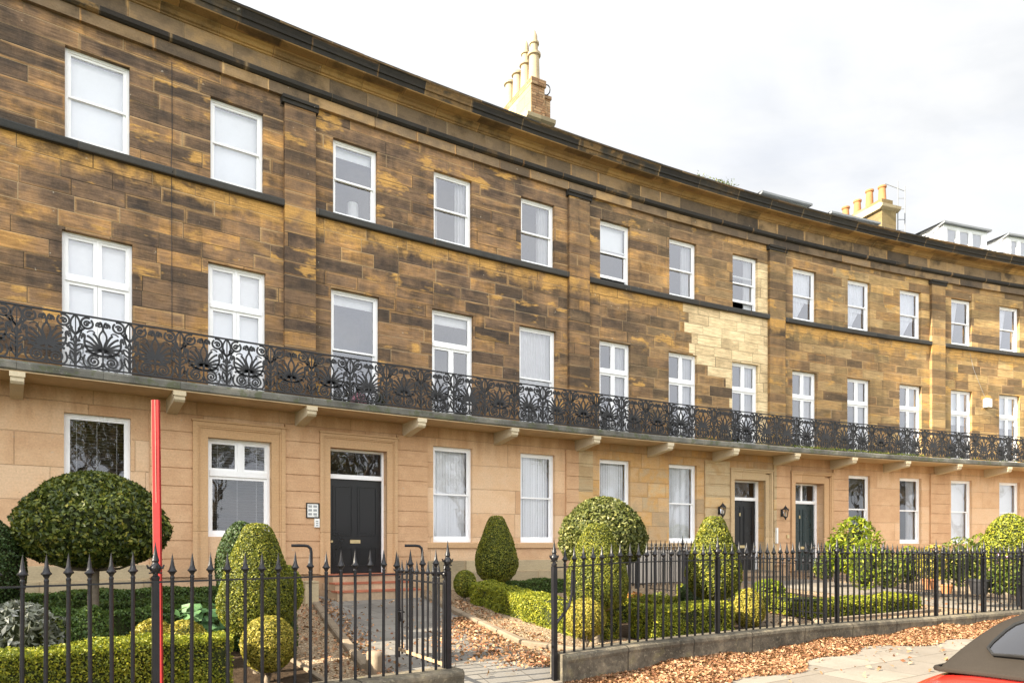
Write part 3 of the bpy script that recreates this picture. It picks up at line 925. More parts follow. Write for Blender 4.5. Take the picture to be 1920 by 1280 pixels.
def window(par, s0, s1, z0, z1, kind, inner, lift=0.0, dd=-0.10, label=None):
    """white sash or casement window: outer box frame, sashes, panes, whatever hangs inside"""
    b = MB()
    frame(b, s0, s1, z0, z1, dd - .10, dd, 0.055, 0.055, 0.07)
    w_ = obj('window', b, M_WHITE, par)
    if label:
        w_['label'] = label
    a, c, e, g = s0 + .055, s1 - .055, z0 + .07, z1 - .055
    if kind == 'sash':
        zm = (e + g) / 2
        up = MB()
        frame(up, a, c, zm - .02, g, dd - .055, dd - .02, 0.045, 0.045, 0.04)
        us = obj('sash', up, M_WHITE, w_)
        lo = MB()
        frame(lo, a, c, e + lift, zm + .02 + lift, dd - .095, dd - .06, 0.045, 0.04, 0.075)
        lo.fbox(a + .3, a + .34, dd - .06, dd - .045, e + lift + .02, e + lift + .05)
        lo.fbox(c - .34, c - .3, dd - .06, dd - .045, e + lift + .02, e + lift + .05)
        obj('sash', lo, M_WHITE, w_)
        pane('pane', a + .04, c - .04, zm + .015, g - .04, dd - .04, w_)
        pane('pane', a + .04, c - .04, e + .07 + lift, zm - .015 + lift, dd - .08, w_)
    elif kind in ('cross', 'toplow'):
        zt = z0 + (z1 - z0) * (0.66 if z1 > 3 else 0.65)
        if z1 > 3:
            zt = 4.92
        cc = (a + c) / 2
        b2 = MB()
        b2.fbox(a, c, dd - .09, dd + .012, zt - .045, zt + .045)
        obj('transom', b2, M_WHITE, w_)
        tops = [(a, cc - .02), (cc + .02, c)] if kind == 'cross' else [(a, c)]
        for p, q in tops:
            f_ = MB()
            frame(f_, p, q, zt + .045, g, dd - .075, dd - .02, 0.05)
            obj('sash', f_, M_WHITE, w_)
            pane('pane', p + .045, q - .045, zt + .09, g - .045, dd - .05, w_)
        if kind == 'cross':
            b3 = MB()
            b3.fbox(cc - .02, cc + .02, dd - .09, dd, zt + .045, g)
            obj('mullion', b3, M_WHITE, w_)
        for p, q in [(a, cc - .003), (cc + .003, c)]:
            f_ = MB()
            frame(f_, p, q, e, zt - .045, dd - .075, dd - .015, 0.062, 0.06, 0.12)
            obj('casement', f_, M_WHITE, w_)
            pane('pane', p + .06, q - .06, e + .11, zt - .10, dd - .05, w_)
    elif kind == 'door':                     # door opening made into a window: two lights over one large pane
        zt = z0 + 1.30
        cc = a + (c - a) * 0.52
        b2 = MB()
        b2.fbox(a, c, dd - .09, dd + .012, zt - .06, zt + .06)
        b2.fbox(cc - .05, cc + .05, dd - .09, dd + .004, zt + .06, g)
        obj('transom', b2, M_WHITE, w_)
        for p, q in [(a, cc - .05), (cc + .05, c)]:
            f_ = MB()
            frame(f_, p, q, zt + .06, g, dd - .075, dd - .02, 0.045)
            obj('sash', f_, M_WHITE, w_)
            pane('pane', p + .04, q - .04, zt + .10, g - .04, dd - .05, w_)
        f_ = MB()
        frame(f_, a, c, e, zt - .06, dd - .075, dd - .02, 0.06)
        obj('sash', f_, M_WHITE, w_)
        pane('pane', a + .055, c - .055, e + .055, zt - .115, dd - .05, w_)
    # hangings
    zl, zh = z0 + .08, z1 - .06
    di = dd - .17
    if inner == 'blind':
        b = MB()
        b.fbox(a + .01, c - .01, di - .004, di, zl + .03, zh)
        b.fbox(a + .01, c - .01, di - .012, di + .012, zl + .01, zl + .035)
        obj('roller_blind', b, M_BLIND, w_)
    elif inner == 'halfblind':
        b = MB()
        b.fbox(a + .01, c - .01, di - .004, di, (zl + zh) / 2 + .12, zh)
        b.fbox(a + .01, c - .01, di - .014, di + .014, (zl + zh) / 2 + .09, (zl + zh) / 2 + .13)
        obj('roller_blind', b, M_BLIND, w_)
    elif inner == 'topblind':
        b = MB()
        b.fbox(a + .01, c - .01, di - .004, di, zh - .22, zh)
        obj('roller_blind', b, M_BLIND, w_)
    elif inner == 'venetian':
        b = MB()
        n = int((zh - zl) / 0.056)
        for k in range(n):
            z = zl + .02 + k * 0.056
            b.face([F(a + .01, di - .014, z), F(c - .01, di - .014, z), F(c - .01, di + .014, z + .005), F(a + .01, di + .014, z + .005)])
        for t_ in (0.16, 0.5, 0.84):
            s_ = a + (c - a) * t_
            b.fbox(s_ - .004, s_ + .004, di + .018, di + .021, zl, zh)
        obj('venetian_blind', b, M_SLAT, w_)
    elif inner == 'vertical':
        b = MB()
        n = int((c - a) / 0.075)
        for k in range(n):
            s_ = a + .02 + (c - a - .04) * (k + .5) / n
            q = 0.046 + random.uniform(-.002, .002)
            dy = 0.014 + random.uniform(-.006, .006)
            b.face([F(s_ - q, di + dy, zl), F(s_ + q, di - dy, zl), F(s_ + q, di - dy, zh), F(s_ - q, di + dy, zh)])
        obj('vertical_blind', b, M_BLIND, w_)
    elif inner == 'right_curtain':
        k = random.uniform(.34, .42)
        obj('curtain', wavy(c - (c - a) * k, c, zl, zh, di, .035, 18), M_CURT, w_)
    elif inner == 'curtains':
        obj('curtain', wavy(c - (c - a) * .30, c, zl, zh, di, .035, 14), M_CURT, w_)
        obj('curtain', wavy(a, a + (c - a) * .16, zl, zh, di, .03, 9), M_CURT, w_)
    elif inner == 'sheer':
        obj('curtain', wavy(a, c, zl, zh, di, .03, 30), M_CURT, w_)
    elif inner == 'lace':
        wd = c - a
        obj('lace_curtain', wavy(a, c, zh - .95, zh, di + .01, .018, 26), M_LACE, w_)
        def e1(t):
            k = clampf((t - .45) / .45, 0, 1)
            return a + .02 + wd * .22 * k, c - .02 - wd * .50 * k
        obj('lace_curtain', wavy(a, c, zl, zh, di - .02, .018, 24, e1), M_LACE, w_)
    elif inner == 'leftsheer':
        wd = c - a
        def e1(t):
            return a, a + wd * (.62 - .3 * t)
        obj('curtain', wavy(a, c, zl, zh, di, .02, 16, e1), M_CURT, w_)
    return w_


# ---- balcony railing panel: one anthemion bay, ribbons in (x,z), extruded in y
PW, PH = 2.5 / 3, 0.90


def spiral(cx, cz, r0, r1, a0, turns, n=26, sgn=1):
    pts = []
    for i in range(n + 1):
        t = i / n
        a = a0 + sgn * turns * 2 * pi * t
        r = r0 + (r1 - r0) * t
        pts.append((cx + r * cos(a), cz + r * sin(a)))
    return pts


def bez(p0, p1, p2, p3, n=12):
    out = []
    for i in range(n + 1):
        t = i / n
        m = 1 - t
        out.append(tuple(m**3 * p0[k] + 3 * m * m * t * p1[k] + 3 * m * t * t * p2[k] + t**3 * p3[k] for k in (0, 1)))
    return out


def panel_mesh():
    b = MB()
    th = 0.011

    def stroke(pts, w0, w1=None, wm=None):
        n = len(pts)
        L, R = [], []
        for i, p in enumerate(pts):
            q0, q1 = pts[max(i - 1, 0)], pts[min(i + 1, n - 1)]
            dx, dz = q1[0] - q0[0], q1[1] - q0[1]
            l = hypot(dx, dz) or 1
            t = i / (n - 1)
            wv = w0 if w1 is None else w0 + (w1 - w0) * t
            if wm is not None:
                wv = wv + (wm - wv) * (1 - abs(2 * t - 1))
            wv *= 1.5
            L.append((p[0] - dz / l * wv / 2, p[1] + dx / l * wv / 2))
            R.append((p[0] + dz / l * wv / 2, p[1] - dx / l * wv / 2))
        for i in range(n - 1):
            for y, o in ((-th, 1), (th, -1)):
                q = [(L[i][0], y, L[i][1]), (R[i][0], y, R[i][1]), (R[i + 1][0], y, R[i + 1][1]), (L[i + 1][0], y, L[i + 1][1])]
                b.face(q if o > 0 else q[::-1])
            b.face([(L[i][0], -th, L[i][1]), (L[i + 1][0], -th, L[i + 1][1]), (L[i + 1][0], th, L[i + 1][1]), (L[i][0], th, L[i][1])])
            b.face([(R[i + 1][0], -th, R[i + 1][1]), (R[i][0], -th, R[i][1]), (R[i][0], th, R[i][1]), (R[i + 1][0], th, R[i + 1][1])])

    def blob(cx, cz, r, rz=None):
        rz = rz or r
        n = 10
        ring = [(cx + r * cos(2 * pi * k / n), cz + rz * sin(2 * pi * k / n)) for k in range(n)]
        b.face([(x, -th - .004, z) for x, z in ring])
        b.face([(x, th + .004, z) for x, z in reversed(ring)])
        for k in range(n):
            x0, z0 = ring[k]
            x1, z1 = ring[(k + 1) % n]
            b.face([(x0, -th, z0), (x0, th, z0), (x1, th, z1), (x1, -th, z1)])
    h = PW / 2
    # rails
    for z0, z1, y in ((PH - .012, PH + .012, .022), (0.0, .022, .02)):
        b.box((0, 0, (z0 + z1) / 2), (h, y, (z1 - z0) / 2))
    for g in (-1, 1):
        X = lambda pts: [(g * x, z) for x, z in pts]
        # small curls over the anthemion
        stroke(X(spiral(.058, .775, .052, .010, -pi * .2, 1.6, 22)), .017, .012)
        blob(g * .058, .775, .013)
        stroke(X(bez((.0, .71), (.02, .75), (.0, .83), (.055, .832), 6)), .016)
        # large C scroll with trefoil at the quarter point, meeting its neighbour in a vesica
        stroke(X(spiral(.235, .775, .098, .080, pi * .62, .95, 26, -1)), .022)
        stroke(X(spiral(.245, .765, .055, .012, pi * .9, 1.15, 18, -1)), .020, .016)
        blob(g * .235, .765, .024)
        blob(g * .262, .80, .018)
        blob(g * .21, .80, .016)
        # crossing arcs round the half period
        stroke(X(bez((h, .90), (h - .10, .80), (h - .10, .66), (h, .56), 12)), .020)
        stroke(X(bez((h - .15, .70), (h - .09, .62), (h - .03, .60), (h, .545), 8)), .020)
        # palmette: onion and seven ribs
        stroke(X(bez((.0, .70), (.02, .655), (.085, .60), (.045, .50), 10) + bez((.045, .50), (.02, .44), (.012, .40), (.0, .30), 8)[1:]), .020, .016)
        for k, (a, r) in enumerate(((26, .315), (44, .325), (62, .315), (80, .29), (98, .25), (118, .20))):
            A = radians(90 - a)
            tip = (r * cos(A), .325 + r * sin(A))
            c1 = (.05 * cos(A + .3) + .015, .33 + .10)
            c2 = ((r * .75) * cos(A + .16), .325 + r * .75 * sin(A + .16))
            stroke(X(bez((.012, .31), (c1[0] * .7, c1[1] * .2 + .31 * .8), c2, tip, 10)), .010, .024, .026)
            blob(g * tip[0], tip[1], .019)
        # outer frame of the palmette
        stroke(X(bez((.0, .245), (.20, .24), (.30, .36), (.275, .52), 12) + bez((.275, .52), (.26, .58), (.30, .60), (.315, .575), 6)[1:]), .022)
        blob(g * .31, .545, .024)
        # spirals below
        stroke(X(spiral(.135, .135, .105, .012, pi * .75, 2.1, 40, -1)), .024, .014)
        blob(g * .135, .135, .016)
        stroke(X(bez((.0, .10), (.04, .02), (.14, .0), (.25, .03), 8) + bez((.25, .03), (.31, .08), (.30, .17), (.27, .23), 8)[1:]), .020)
        stroke(X(bez((.02, .22), (.08, .27), (.16, .25), (.22, .29), 8)), .012)
        stroke(X(spiral(.335, .665, .040, .010, -pi * .4, 1.2, 14)), .012)
        stroke(X(bez((.12, .63), (.16, .68), (.20, .66), (.24, .62), 8)), .012)
        stroke(X(spiral(.335, .155, .034, .008, pi * .5, 1.2, 14)), .011)
        # lily at the half period
        stroke(X([(h, .02), (h, .40)]), .024)
        stroke(X(bez((h, .05), (h - .06, .10), (h - .10, .16), (h - .075, .27), 8) + bez((h - .075, .27), (h - .03, .24), (h - .01, .18), (h, .10), 6)[1:]), .018)
        stroke(X(bez((h, .27), (h - .05, .30), (h - .11, .32), (h - .10, .40), 8) + bez((h - .10, .40), (h - .05, .42), (h - .03, .36), (h, .33), 6)[1:]), .018)
        blob(g * (h - .055), .46, .026)
        blob(g * (h - .115), .345, .020)
        stroke(X(bez((h, .40), (h - .03, .43), (h - .045, .47), (h, .545), 8)), .018)
        stroke(X([(h - .09, .50), (h - .12, .56)]), .018)
        stroke(X(bez((h - .055, .49), (h - .07, .55), (h - .09, .60), (h - .10, .66), 6)), .018)
    blob(0, .70, .020, .035)
    blob(0, .30, .022, .05)
    blob(0, .10, .028)
    stroke([(0, .0), (0, .25)], .016)
    # slim upright at the joint
    b.box((h, .0, PH / 2), (.008, .014, PH / 2))
    return b.mesh('railing_panel', M_IRON2)


PANEL = panel_mesh()


def fpiers(b, a, c, z0, z1, d1=0.055, h=0.34, g=0.018):
    n = max(1, round((z1 - z0) / h))
    hh = (z1 - z0) / n
    for k in range(n):
        b.fbox(a, c, -.02, d1, z0 + k * hh + (g / 2 if k else 0), z0 + (k + 1) * hh - g / 2, skip='k')
    b.fbox(a + .012, c - .012, -.02, d1 - .022, z0, z1, skip='k')


def door(par, s0, s1, z0, zl, zt, m_, d, kind, fan):
    """door leaf with frame, fanlight and furniture; s0..s1 frame outer"""
    b = MB()
    fw = 0.045 if kind == 'four' else 0.10
    b.fbox(s0, s0 + fw * .6, d - .10, d, z0, zt)
    b.fbox(s1 - fw, s1, d - .10, d, z0, zt)
    b.fbox(s0 + fw * .6, s1 - fw, d - .10, d - .002, zt - .05, zt)
    b.fbox(s0 + fw * .6, s1 - fw, d - .10, d + .015, zl, zl + .10)
    df = obj('door_frame', b, M_WHITE, par)
    a, c = s0 + fw * .6, s1 - fw
    if fan == 'mullion':
        b = MB()
        b.fbox((a + c) / 2 - .05, (a + c) / 2 + .02, d - .09, d - .01, zl + .10, zt - .05)
        obj('mullion', b, M_WHITE, df)
    pane('fanlight_pane', a, c, zl + .10, zt - .05, d - .05, df)
    b = MB()
    dl = d - .04
    b.fbox(a, c, dl - .045, dl, z0, zl)
    lw = c - a
    H = zl - z0
    if kind == 'four':
        panels = [(.09, .45, .40, .93), (.54, .91, .40, .93), (.09, .45, .07, .27), (.54, .91, .07, .27)]
    else:
        panels = [(.12, .46, .36, .92), (.56, .88, .36, .92), (.12, .46, .07, .26), (.56, .88, .07, .26)]
    for p0, p1, q0, q1 in panels:
        x0, x1, y0, y1 = a + lw * p0, a + lw * p1, z0 + H * q0, z0 + H * q1
        frame(b, x0, x1, y0, y1, dl, dl + .018, .028)
        b.fbox(x0 + .06, x1 - .06, dl, dl + .010, y0 + .06, y1 - .06)
    lf = obj('door', b, m_, par)
    b = MB()
    zc = z0 + H * .335
    b.fbox(a + lw * .5 - .12, a + lw * .5 + .12, dl, dl + .012, zc - .04, zc + .04)
    frame(b, a + lw * .5 - .12, a + lw * .5 + .12, zc - .04, zc + .04, dl + .012, dl + .018, .012)
    obj('letterbox', b, M_BRASS, lf)
    b = MB()
    side = a + lw * .055 if kind == 'four' else c - lw * .06
    p = Vector(F(side, dl, zc))
    q = Vector(F(side, dl + .07, zc))
    b.tube([p, p + (q - p) * .5, p + (q - p) * .6, q], [.012, .012, .032, .026], 8)
    obj('door_knob', smb(b), M_BRASS, lf)
    if kind != 'four':
        b = MB()
        zk = z0 + H * .80
        p = Vector(F(a + lw * .42, dl, zk))
        b.box(p + Vector((0, -.02, 0)), (.02, .02, .05), .4)
        obj('knocker', b, M_BRASS, lf)
    return lf


def smb(b):
    return b


def lantern(par, s, z, d=0.06):
    p = Vector(F(s, d, z))
    q = Vector(F(s, d + .16, z))
    b = MB()
    b.box((p + (q - p) * .05), (.045, .012, .12), -(TH0 - K * s) * -1)
    b.tube([p + Vector((0, 0, -.06)), p + (q - p) * .6 + Vector((0, 0, -.10)), q + Vector((0, 0, -.13))], .012, 6)
    b.lathe(q, [(.0, .26), (.012, .22), (.03, .20), (.05, .17), (.105, .12), (.11, .10), (.0, .10)], 6)
    b.lathe(q, [(.0, -.24), (.02, -.21), (.03, -.17), (.06, -.15), (.055, -.13), (.0, -.13)], 6)
    for k in range(6):
        a = 2 * pi * k / 6
        b.tube([q + Vector((.062 * cos(a), .062 * sin(a), -.14)), q + Vector((.10 * cos(a), .10 * sin(a), .11))], .008, 4)
    o = obj('wall_lantern', b, M_IRON, par)
    b = MB()
    b.lathe(q, [(.05, -.13), (.088, .10)], 6)
    obj('lantern_glass', b, M_GLASS, o)
    b = MB()
    b.lathe(q, [(.0, -.12), (.022, -.11), (.022, .0), (.0, .02)], 8)
    obj('candle_tube', b, M_ACRYL, o)


TOPK = {-1: 'blind', 0: 'blind', 1: 'blind', 2: 'topblind', 3: 'curtains', 4: 'right_curtain', 5: 'halfblind', 6: 'right_curtain', 7: 'right_curtain', 8: 'lace', 9: 'lace', 10: 'lace', 11: 'leftsheer', 12: 'leftsheer', 13: 'lace'}
FIRK = {-1: ('cross', 'blind'), 0: ('cross', 'blind'), 1: ('cross', 'blind'), 2: ('sash', 'topblind'), 3: ('toplow', 'topblind'), 4: ('sash', 'sheer'),
        5: ('cross', 'right_curtain'), 6: ('cross', 'right_curtain'), 7: ('cross', 'right_curtain'), 8: ('cross', 'right_curtain'), 9: ('cross', 'right_curtain'),
        10: ('cross', 'right_curtain'), 11: ('cross', 'halfblind'), 12: ('cross', 'halfblind'), 13: ('cross', 'halfblind')}
GRK = {0: ('sash', 'venetian'), 1: ('conv', 'venetian'), 2: 'door', 3: ('sash', 'vertical'), 4: ('sash', 'vertical'), 5: ('sash', 'vertical'), 6: ('sash', 'vertical'),
       7: 'door', 8: 'door', 9: ('sash', 'none'), 10: ('sash', 'right_curtain'), 11: ('sash', 'blind'), 12: ('sash', 'blind'), 13: ('sash', 'none'), -1: ('sash', 'venetian')}

CORN_SOFF = [(.03, 10.35), (.06, 10.36), (.06, 10.385), (.10, 10.40), (.14, 10.45), (.22, 10.485), (.44, 10.50), (.45, 10.515)]
CORN_TOP = [(.45, 10.515), (.47, 10.60), (.50, 10.61), (.51, 10.66), (.55, 10.74), (.58, 10.755), (.58, 10.80), (.55, 10.82), (-.30, 10.86), (-.30, 10.50)]


def house(first, label, s_lo=None, s_hi=None, detail=True, low_m=None, trim_m=None):
    """three bays, numbered from `first`; from the middle of one pilaster to the middle of the next"""
    c0, c1, c2 = wc(first), wc(first + 1), wc(first + 2)
    a = (wc(first - 1) + c0) / 2
    c = (c2 + wc(first + 3)) / 2
    low_m = low_m or M_LOW
    trim_m = trim_m or M_TRIM
    H = thing('terraced_house', F((a + c) / 2, 0, zg(c1, 0)), label, 'terraced house', 'stone houses of the crescent')
    ids = [first, first + 1, first + 2]
    # --- upper wall
    top, fir, gr = [], [], []
    for i in ids:
        x = wc(i)
        top.append((x - .52, x + .52, 7.40, 9.115))
        hw = .565 if i < 5 else .54
        fir.append((x - hw, x + hw, 3.09, 5.755))
        k = GRK.get(i, ('sash', 'none'))
        if k == 'door' or k[0] == 'conv':
            if i == 1:
                gr.append((1.90, 3.15, .20, 2.20))
            elif i == 2:
                gr.append((4.42, 5.76, -.63, 2.20))
            elif i == 7:
                gr.append((16.98, 18.27, -.76, 2.09))
            elif i == 8:
                gr.append((19.55, 20.84, -.80, 2.09))
        else:
            gr.append((x - .535, x + .535, .105, 2.44))
    b = MB()
    wall_grid(b, a, c, 3.0, 9.66, top + fir, 0.0, 0.22)
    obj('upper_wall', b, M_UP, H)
    b = MB()
    wall_grid(b, a, c, -1.35, 3.0, gr, 0.0, 0.34)
    obj('lower_wall', b, low_m, H)
    # --- pilasters on the party lines (each house carries the one on its right; the first also its left)
    def pil(x):
        b = MB()
        b.fbox(x - .335, x + .335, -.02, .10, 3.07, 9.45, skip='k')
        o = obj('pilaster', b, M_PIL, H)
        b = MB()
        b.prof([(-.02, 9.45), (.125, 9.45), (.13, 9.52), (.165, 9.53), (.165, 9.598), (-.02, 9.598)], x - .39, x + .39)
        obj('capital', b, M_DARKST, o)
    pil(c)
    # --- sill band of the top floor
    b = MB()
    b.prof([(-.02, 7.25), (.10, 7.25), (.11, 7.27), (.12, 7.36), (.11, 7.385), (-.02, 7.405)], a + .34, c - .34)
    obj('sill_band', b, M_SILL, H)
    # --- entablature
    b = MB()
    b.prof([(-.02, 9.605), (.085, 9.605), (.085, 9.64), (.07, 9.645), (.07, 9.835)], a, c, caps=False)
    obj('architrave', b, M_FRIEZE, H)
    b = MB()
    b.prof([(.07, 9.835), (.11, 9.84), (.16, 9.875), (.165, 9.955), (.15, 9.97), (.03, 9.985)], a, c, caps=False)
    obj('string_course', b, M_DARKST, H)
    b = MB()
    b.prof([(.03, 9.985), (.03, 10.35)], a, c, caps=False)
    obj('frieze', b, M_FRIEZE, H)
    b = MB()
    b.prof(CORN_SOFF, a, c, caps=False)
    co = obj('cornice', b, M_SOFFIT, H)
    b = MB()
    x = a
    while x < c - .01:                       # corona stones with tiny steps between them
        y = min(x + 1.25, c)
        j = random.uniform(-.004, .004)
        b.prof([(p + j, q) for p, q in CORN_TOP], x, y, step=1.3)
        x = y
    obj('corona', b, M_DARKST, co)
    # --- roof
    b = MB()
    b.prof([(-.30, 10.62), (-4.6, 11.95), (-9.5, 10.5), (-9.5, -1.4)], a, c, caps=True)
    obj('roof', b, M_SLATE, H)
    # --- rooms behind the windows
    b = MB()
    for z in (-1.2, 2.85, 6.3, 9.6):
        b.fbox(a + .05, c - .05, -3.4, -.36, z, z + .12)
    b.fbox(a + .05, c - .05, -3.5, -3.4, -1.2, 10)
    for x in (a + .05, (c0 + c1) / 2, (c1 + c2) / 2, c - .1):
        b.fbox(x, x + .05, -3.4, -.36, -1.2, 10)
    obj('rooms', b, M_ROOM, H)
    # --- balcony
    b = MB()
    x = a
    while x < c - .01:
        y = min(x + 1.25, c)
        j = random.uniform(-.006, .006)
        b.prof([(.0, 2.93), (.90 + j, 2.905), (.93 + j, 2.93 + j), (.935 + j, 3.03), (.92 + j, 3.065), (.0, 3.075)], x, y - .004, step=1.3)
        x = y
    bal = obj('balcony', b, M_SLAB, H)
    b = MB()
    b.fbox(a, c, .0, .895, 2.885, 2.915, skip='t')
    obj('soffit', b, M_SOFFW, bal)
    n = round((c - a) / PW) if detail else 0
    for k in range(n):
        x = a + (k + .5) * (c - a) / n
        o = bpy.data.objects.new('railing_panel', PANEL)
        SC.collection.objects.link(o)
        o.parent = bal
        th = TH0 - K * x
        o.matrix_basis = Matrix.Translation(F(x, .86, 3.10)) @ Matrix.Rotation(th, 4, 'Z') @ Matrix.Diagonal(((c - a) / n / PW, 1, 1, 1))
    for x in [(c0 + c1) / 2, (c1 + c2) / 2, c]:
        b = MB()
        b.prof([(0, 2.58), (.62, 2.67), (.86, 2.69), (.90, 2.73), (.90, 2.885), (0, 2.885)], x - .095, x + .095, caps=True)
        b.fbox(x - .11, x + .11, .84, .925, 2.80, 2.884)
        obj('bracket', b, M_CREAM, bal)
    if not detail:
        for (p, q, e, g) in top + fir + gr:
            window(H, p, q, e, g, 'sash', 'blind')
        return H
    # --- windows
    for i, (p, q, e, g) in zip(ids, top):
        k = TOPK.get(i, 'none')
        window(H, p, q, e, g, 'sash', k, lift={5: .10, 7: .22}.get(i, 0.0),
               label={5: 'sash window with its lower sash pushed up a little', 7: 'sash window standing half open'}.get(i))
    for i, (p, q, e, g) in zip(ids, fir):
        k = FIRK.get(i, ('cross', 'none'))
        window(H, p, q, e, g, k[0], k[1])
    for i, (p, q, e, g) in zip(ids, gr):
        k = GRK.get(i, ('sash', 'none'))
        if k == 'door':
            continue
        if k[0] == 'conv':
            window(H, p, q, e, g, 'door', 'venetian', label='old doorway glazed as a window above a rendered panel')
            b = MB()
            b.fbox(p, q, -.30, -.10, -.62, .20)
            obj('infill_panel', b, M_PLINTH, H)
        else:
            window(H, p, q, e, g, 'sash', k[1])
    return H


def low_trim(H, a, c, breaks, m1, m2, zb=-.02):
    """sill course, plinth and base of the ground floor between s=a and c, left out where a doorway stands"""
    xs = [a]
    for p, q in breaks:
        xs += [p, q]
    xs.append(c)
    for p, q in zip(xs[::2], xs[1::2]):
        if q - p < .05:
            continue
        b = MB()
        b.prof([(-.01, -.035), (.05, -.035), (.055, .085), (.02, .105), (-.3, .11)], p, q)
        obj('sill_course', b, m1, H)
        b = MB()
        b.prof([(-.01, -1.3), (.10, -1.3), (.10, -.64), (.055, -.62), (.055, -.36), (.0, -.345)], p, q)
        obj('plinth', b, m2, H)


def surround(H, o0, o1, i0, i1, z0, zi, zo, m_):
    """moulded stone architrave round a doorway"""
    b = MB()
    for (x0, x1, sgn) in ((o0, i0, 1), (i1, o1, -1)):
        lo, hi = (x0, x1)
        w_ = hi - lo
        if sgn > 0:
            b.fbox(lo, lo + w_ * .30, -.02, .105, z0, zo - .002, skip='k')
            b.fbox(lo + w_ * .30, lo + w_ * .42, -.02, .085, z0, zo - w_ * .30, skip='k')
            b.fbox(lo + w_ * .42, hi, -.02, .06, z0, zo - w_ * .42, skip='k')
        else:
            b.fbox(hi - w_ * .30, hi, -.02, .105, z0, zo - .002, skip='k')
            b.fbox(hi - w_ * .42, hi - w_ * .30, -.02, .085, z0, zo - w_ * .30, skip='k')
            b.fbox(lo, hi - w_ * .42, -.02, .06, z0, zo - w_ * .42, skip='k')
    w_ = i0 - o0
    b.fbox(o0 + w_ * .30, o1 - w_ * .30, -.02, .103, zo - w_ * .30, zo - .004, skip='k')
    b.fbox(o0 + w_ * .42, o1 - w_ * .42, -.02, .083, zo - w_ * .42, zo - w_ * .30, skip='k')
    b.fbox(i0 - w_ * .1, i1 + w_ * .1, -.02, .058, zi, zo - w_ * .42, skip='k')
    b.fbox(o0 - .02, o1 + .02, -.02, .13, zo, zo + .035, skip='k')
    obj('door_surround', b, m_, H)


HA = house(-1, 'nearest terraced house at the left edge, white roller blinds upstairs and slatted blinds below')
HB = house(2, 'terraced house with the black four-panel door, brick-red steps and pale vertical blinds')
HC = house(5, 'terraced house in the middle with pale replaced stonework on its upper wall', low_m=M_LOW2, trim_m=M_TRIM2)
HD = house(8, 'terraced house with the dark green door and lace curtains on its top floor')
HE = house(11, 'terraced house at the right edge under the white dormers')
for k_, nm_ in zip((-4, -7, -10, -13, -16), ('first', 'second', 'third', 'fourth', 'fifth')):
    house(k_, nm_ + ' terraced house beyond the left edge of the view, out of the picture', detail=False)

# ground floor trim, house by house
A0, A1 = (wc(-2) + wc(-1)) / 2, (wc(1) + wc(2)) / 2
B1, C1, D1, E1 = (wc(4) + wc(5)) / 2, (wc(7) + wc(8)) / 2, (wc(10) + wc(11)) / 2, (wc(13) + wc(14)) / 2
for H, prs in ((HA, [(.85, 1.61), (3.43, A1), (-3.9, -3.2)]), (HB, [(A1, 4.18), (6.01, 6.79), (10.84, B1)]),
               (HC, [(B1, 11.72), (15.81, 16.79), (18.63, C1)]), (HD, [(C1, 19.33), (21.27, 21.95), (25.90, D1)]), (HE, [(D1, 26.85)])):
    for p, q in prs:
        b = MB()
        fpiers(b, p, q, -.60, 2.62)
        obj('rusticated_pier', b, M_PIER2 if H is HC else M_PIER, H)
low_trim(HA, A0, A1, [(.85, A1)], M_TRIM, M_PLINTH)
low_trim(HB, A1, B1, [(A1, 6.79), (10.84, B1)], M_TRIM, M_PLINTH)
low_trim(HC, B1, C1, [(B1, 11.72), (15.81, C1)], M_TRIM2, M_PLINTH)
low_trim(HD, C1, D1, [(C1, 21.95)], M_TRIM, M_PLINTH)
low_trim(HE, D1, E1, [(D1, 26.85)], M_TRIM, M_PLINTH)
surround(HA, 1.61, 3.43, 1.90, 3.15, -.62, 2.20, 2.50, M_TRIM)
surround(HB, 4.18, 6.01, 4.42, 5.76, -.62, 2.20, 2.50, M_TRIM)
surround(HC, 16.80, 18.55, 16.98, 18.27, -.75, 2.09, 2.40, M_TRIM2)
surround(HD, 19.36, 21.22, 19.55, 20.84, -.80, 2.09, 2.42, M_TRIM)
door(HB, 4.42, 5.76, -.60, 1.53, 2.20, M_BDOOR, -.16, 'four', 'one')
door(HC, 16.98, 18.27, -.74, 1.46, 2.09, M_BDOOR, -.26, 'two', 'one')
door(HD, 19.55, 20.84, -.78, 1.42, 2.09, M_GDOOR, -.26, 'two', 'mullion')
lantern(HC, 16.35, 1.10)
lantern(HD, 18.95, 1.08)
# label panel, entry phone, post tube, wall box
b = MB()
frame(b, 3.88, 4.165, .62, .95, .05, .085, .022)
o = obj('notice_frame', b, M_IRON, HB)
b = MB()
b.fbox(3.90, 4.145, .056, .075, .64, .93)
obj('notice_panel', b, M_ACRYL, o)
b = MB()
for k in range(3):
    for j in range(2):
        b.fbox(3.925 + j * .11, 4.005 + j * .11, .0752, .078, .85 - k * .085, .90 - k * .085)
b.fbox(4.06, 4.12, .0752, .080, .65, .665)
obj('name_slips', b, M_GREYB, o)
b = MB()
b.fbox(4.055, 4.165, .05, .10, .42, .61)
e_ = obj('entry_phone', b, M_ACRYL, HB)
b = MB()
for k in range(3):
    b.fbox(4.085, 4.135, .10, .104, .45 + k * .045, .475 + k * .045)
obj('call_buttons', b, M_GREYB, e_)
b = MB()
b.fbox(18.68, 18.745, .05, .12, .10, .60)
obj('slim_wall_box', b, M_ACRYL, HC)
b = MB()
b.fbox(19.16, 19.25, .05, .09, .27, .38)
obj('door_bell_plate', b, M_BRASS, HD)
b = MB()
b.fbox(28.62, 28.86, .0, .17, 5.20, 5.50)
b.fbox(28.66, 28.82, .0, .14, 5.50, 5.53)
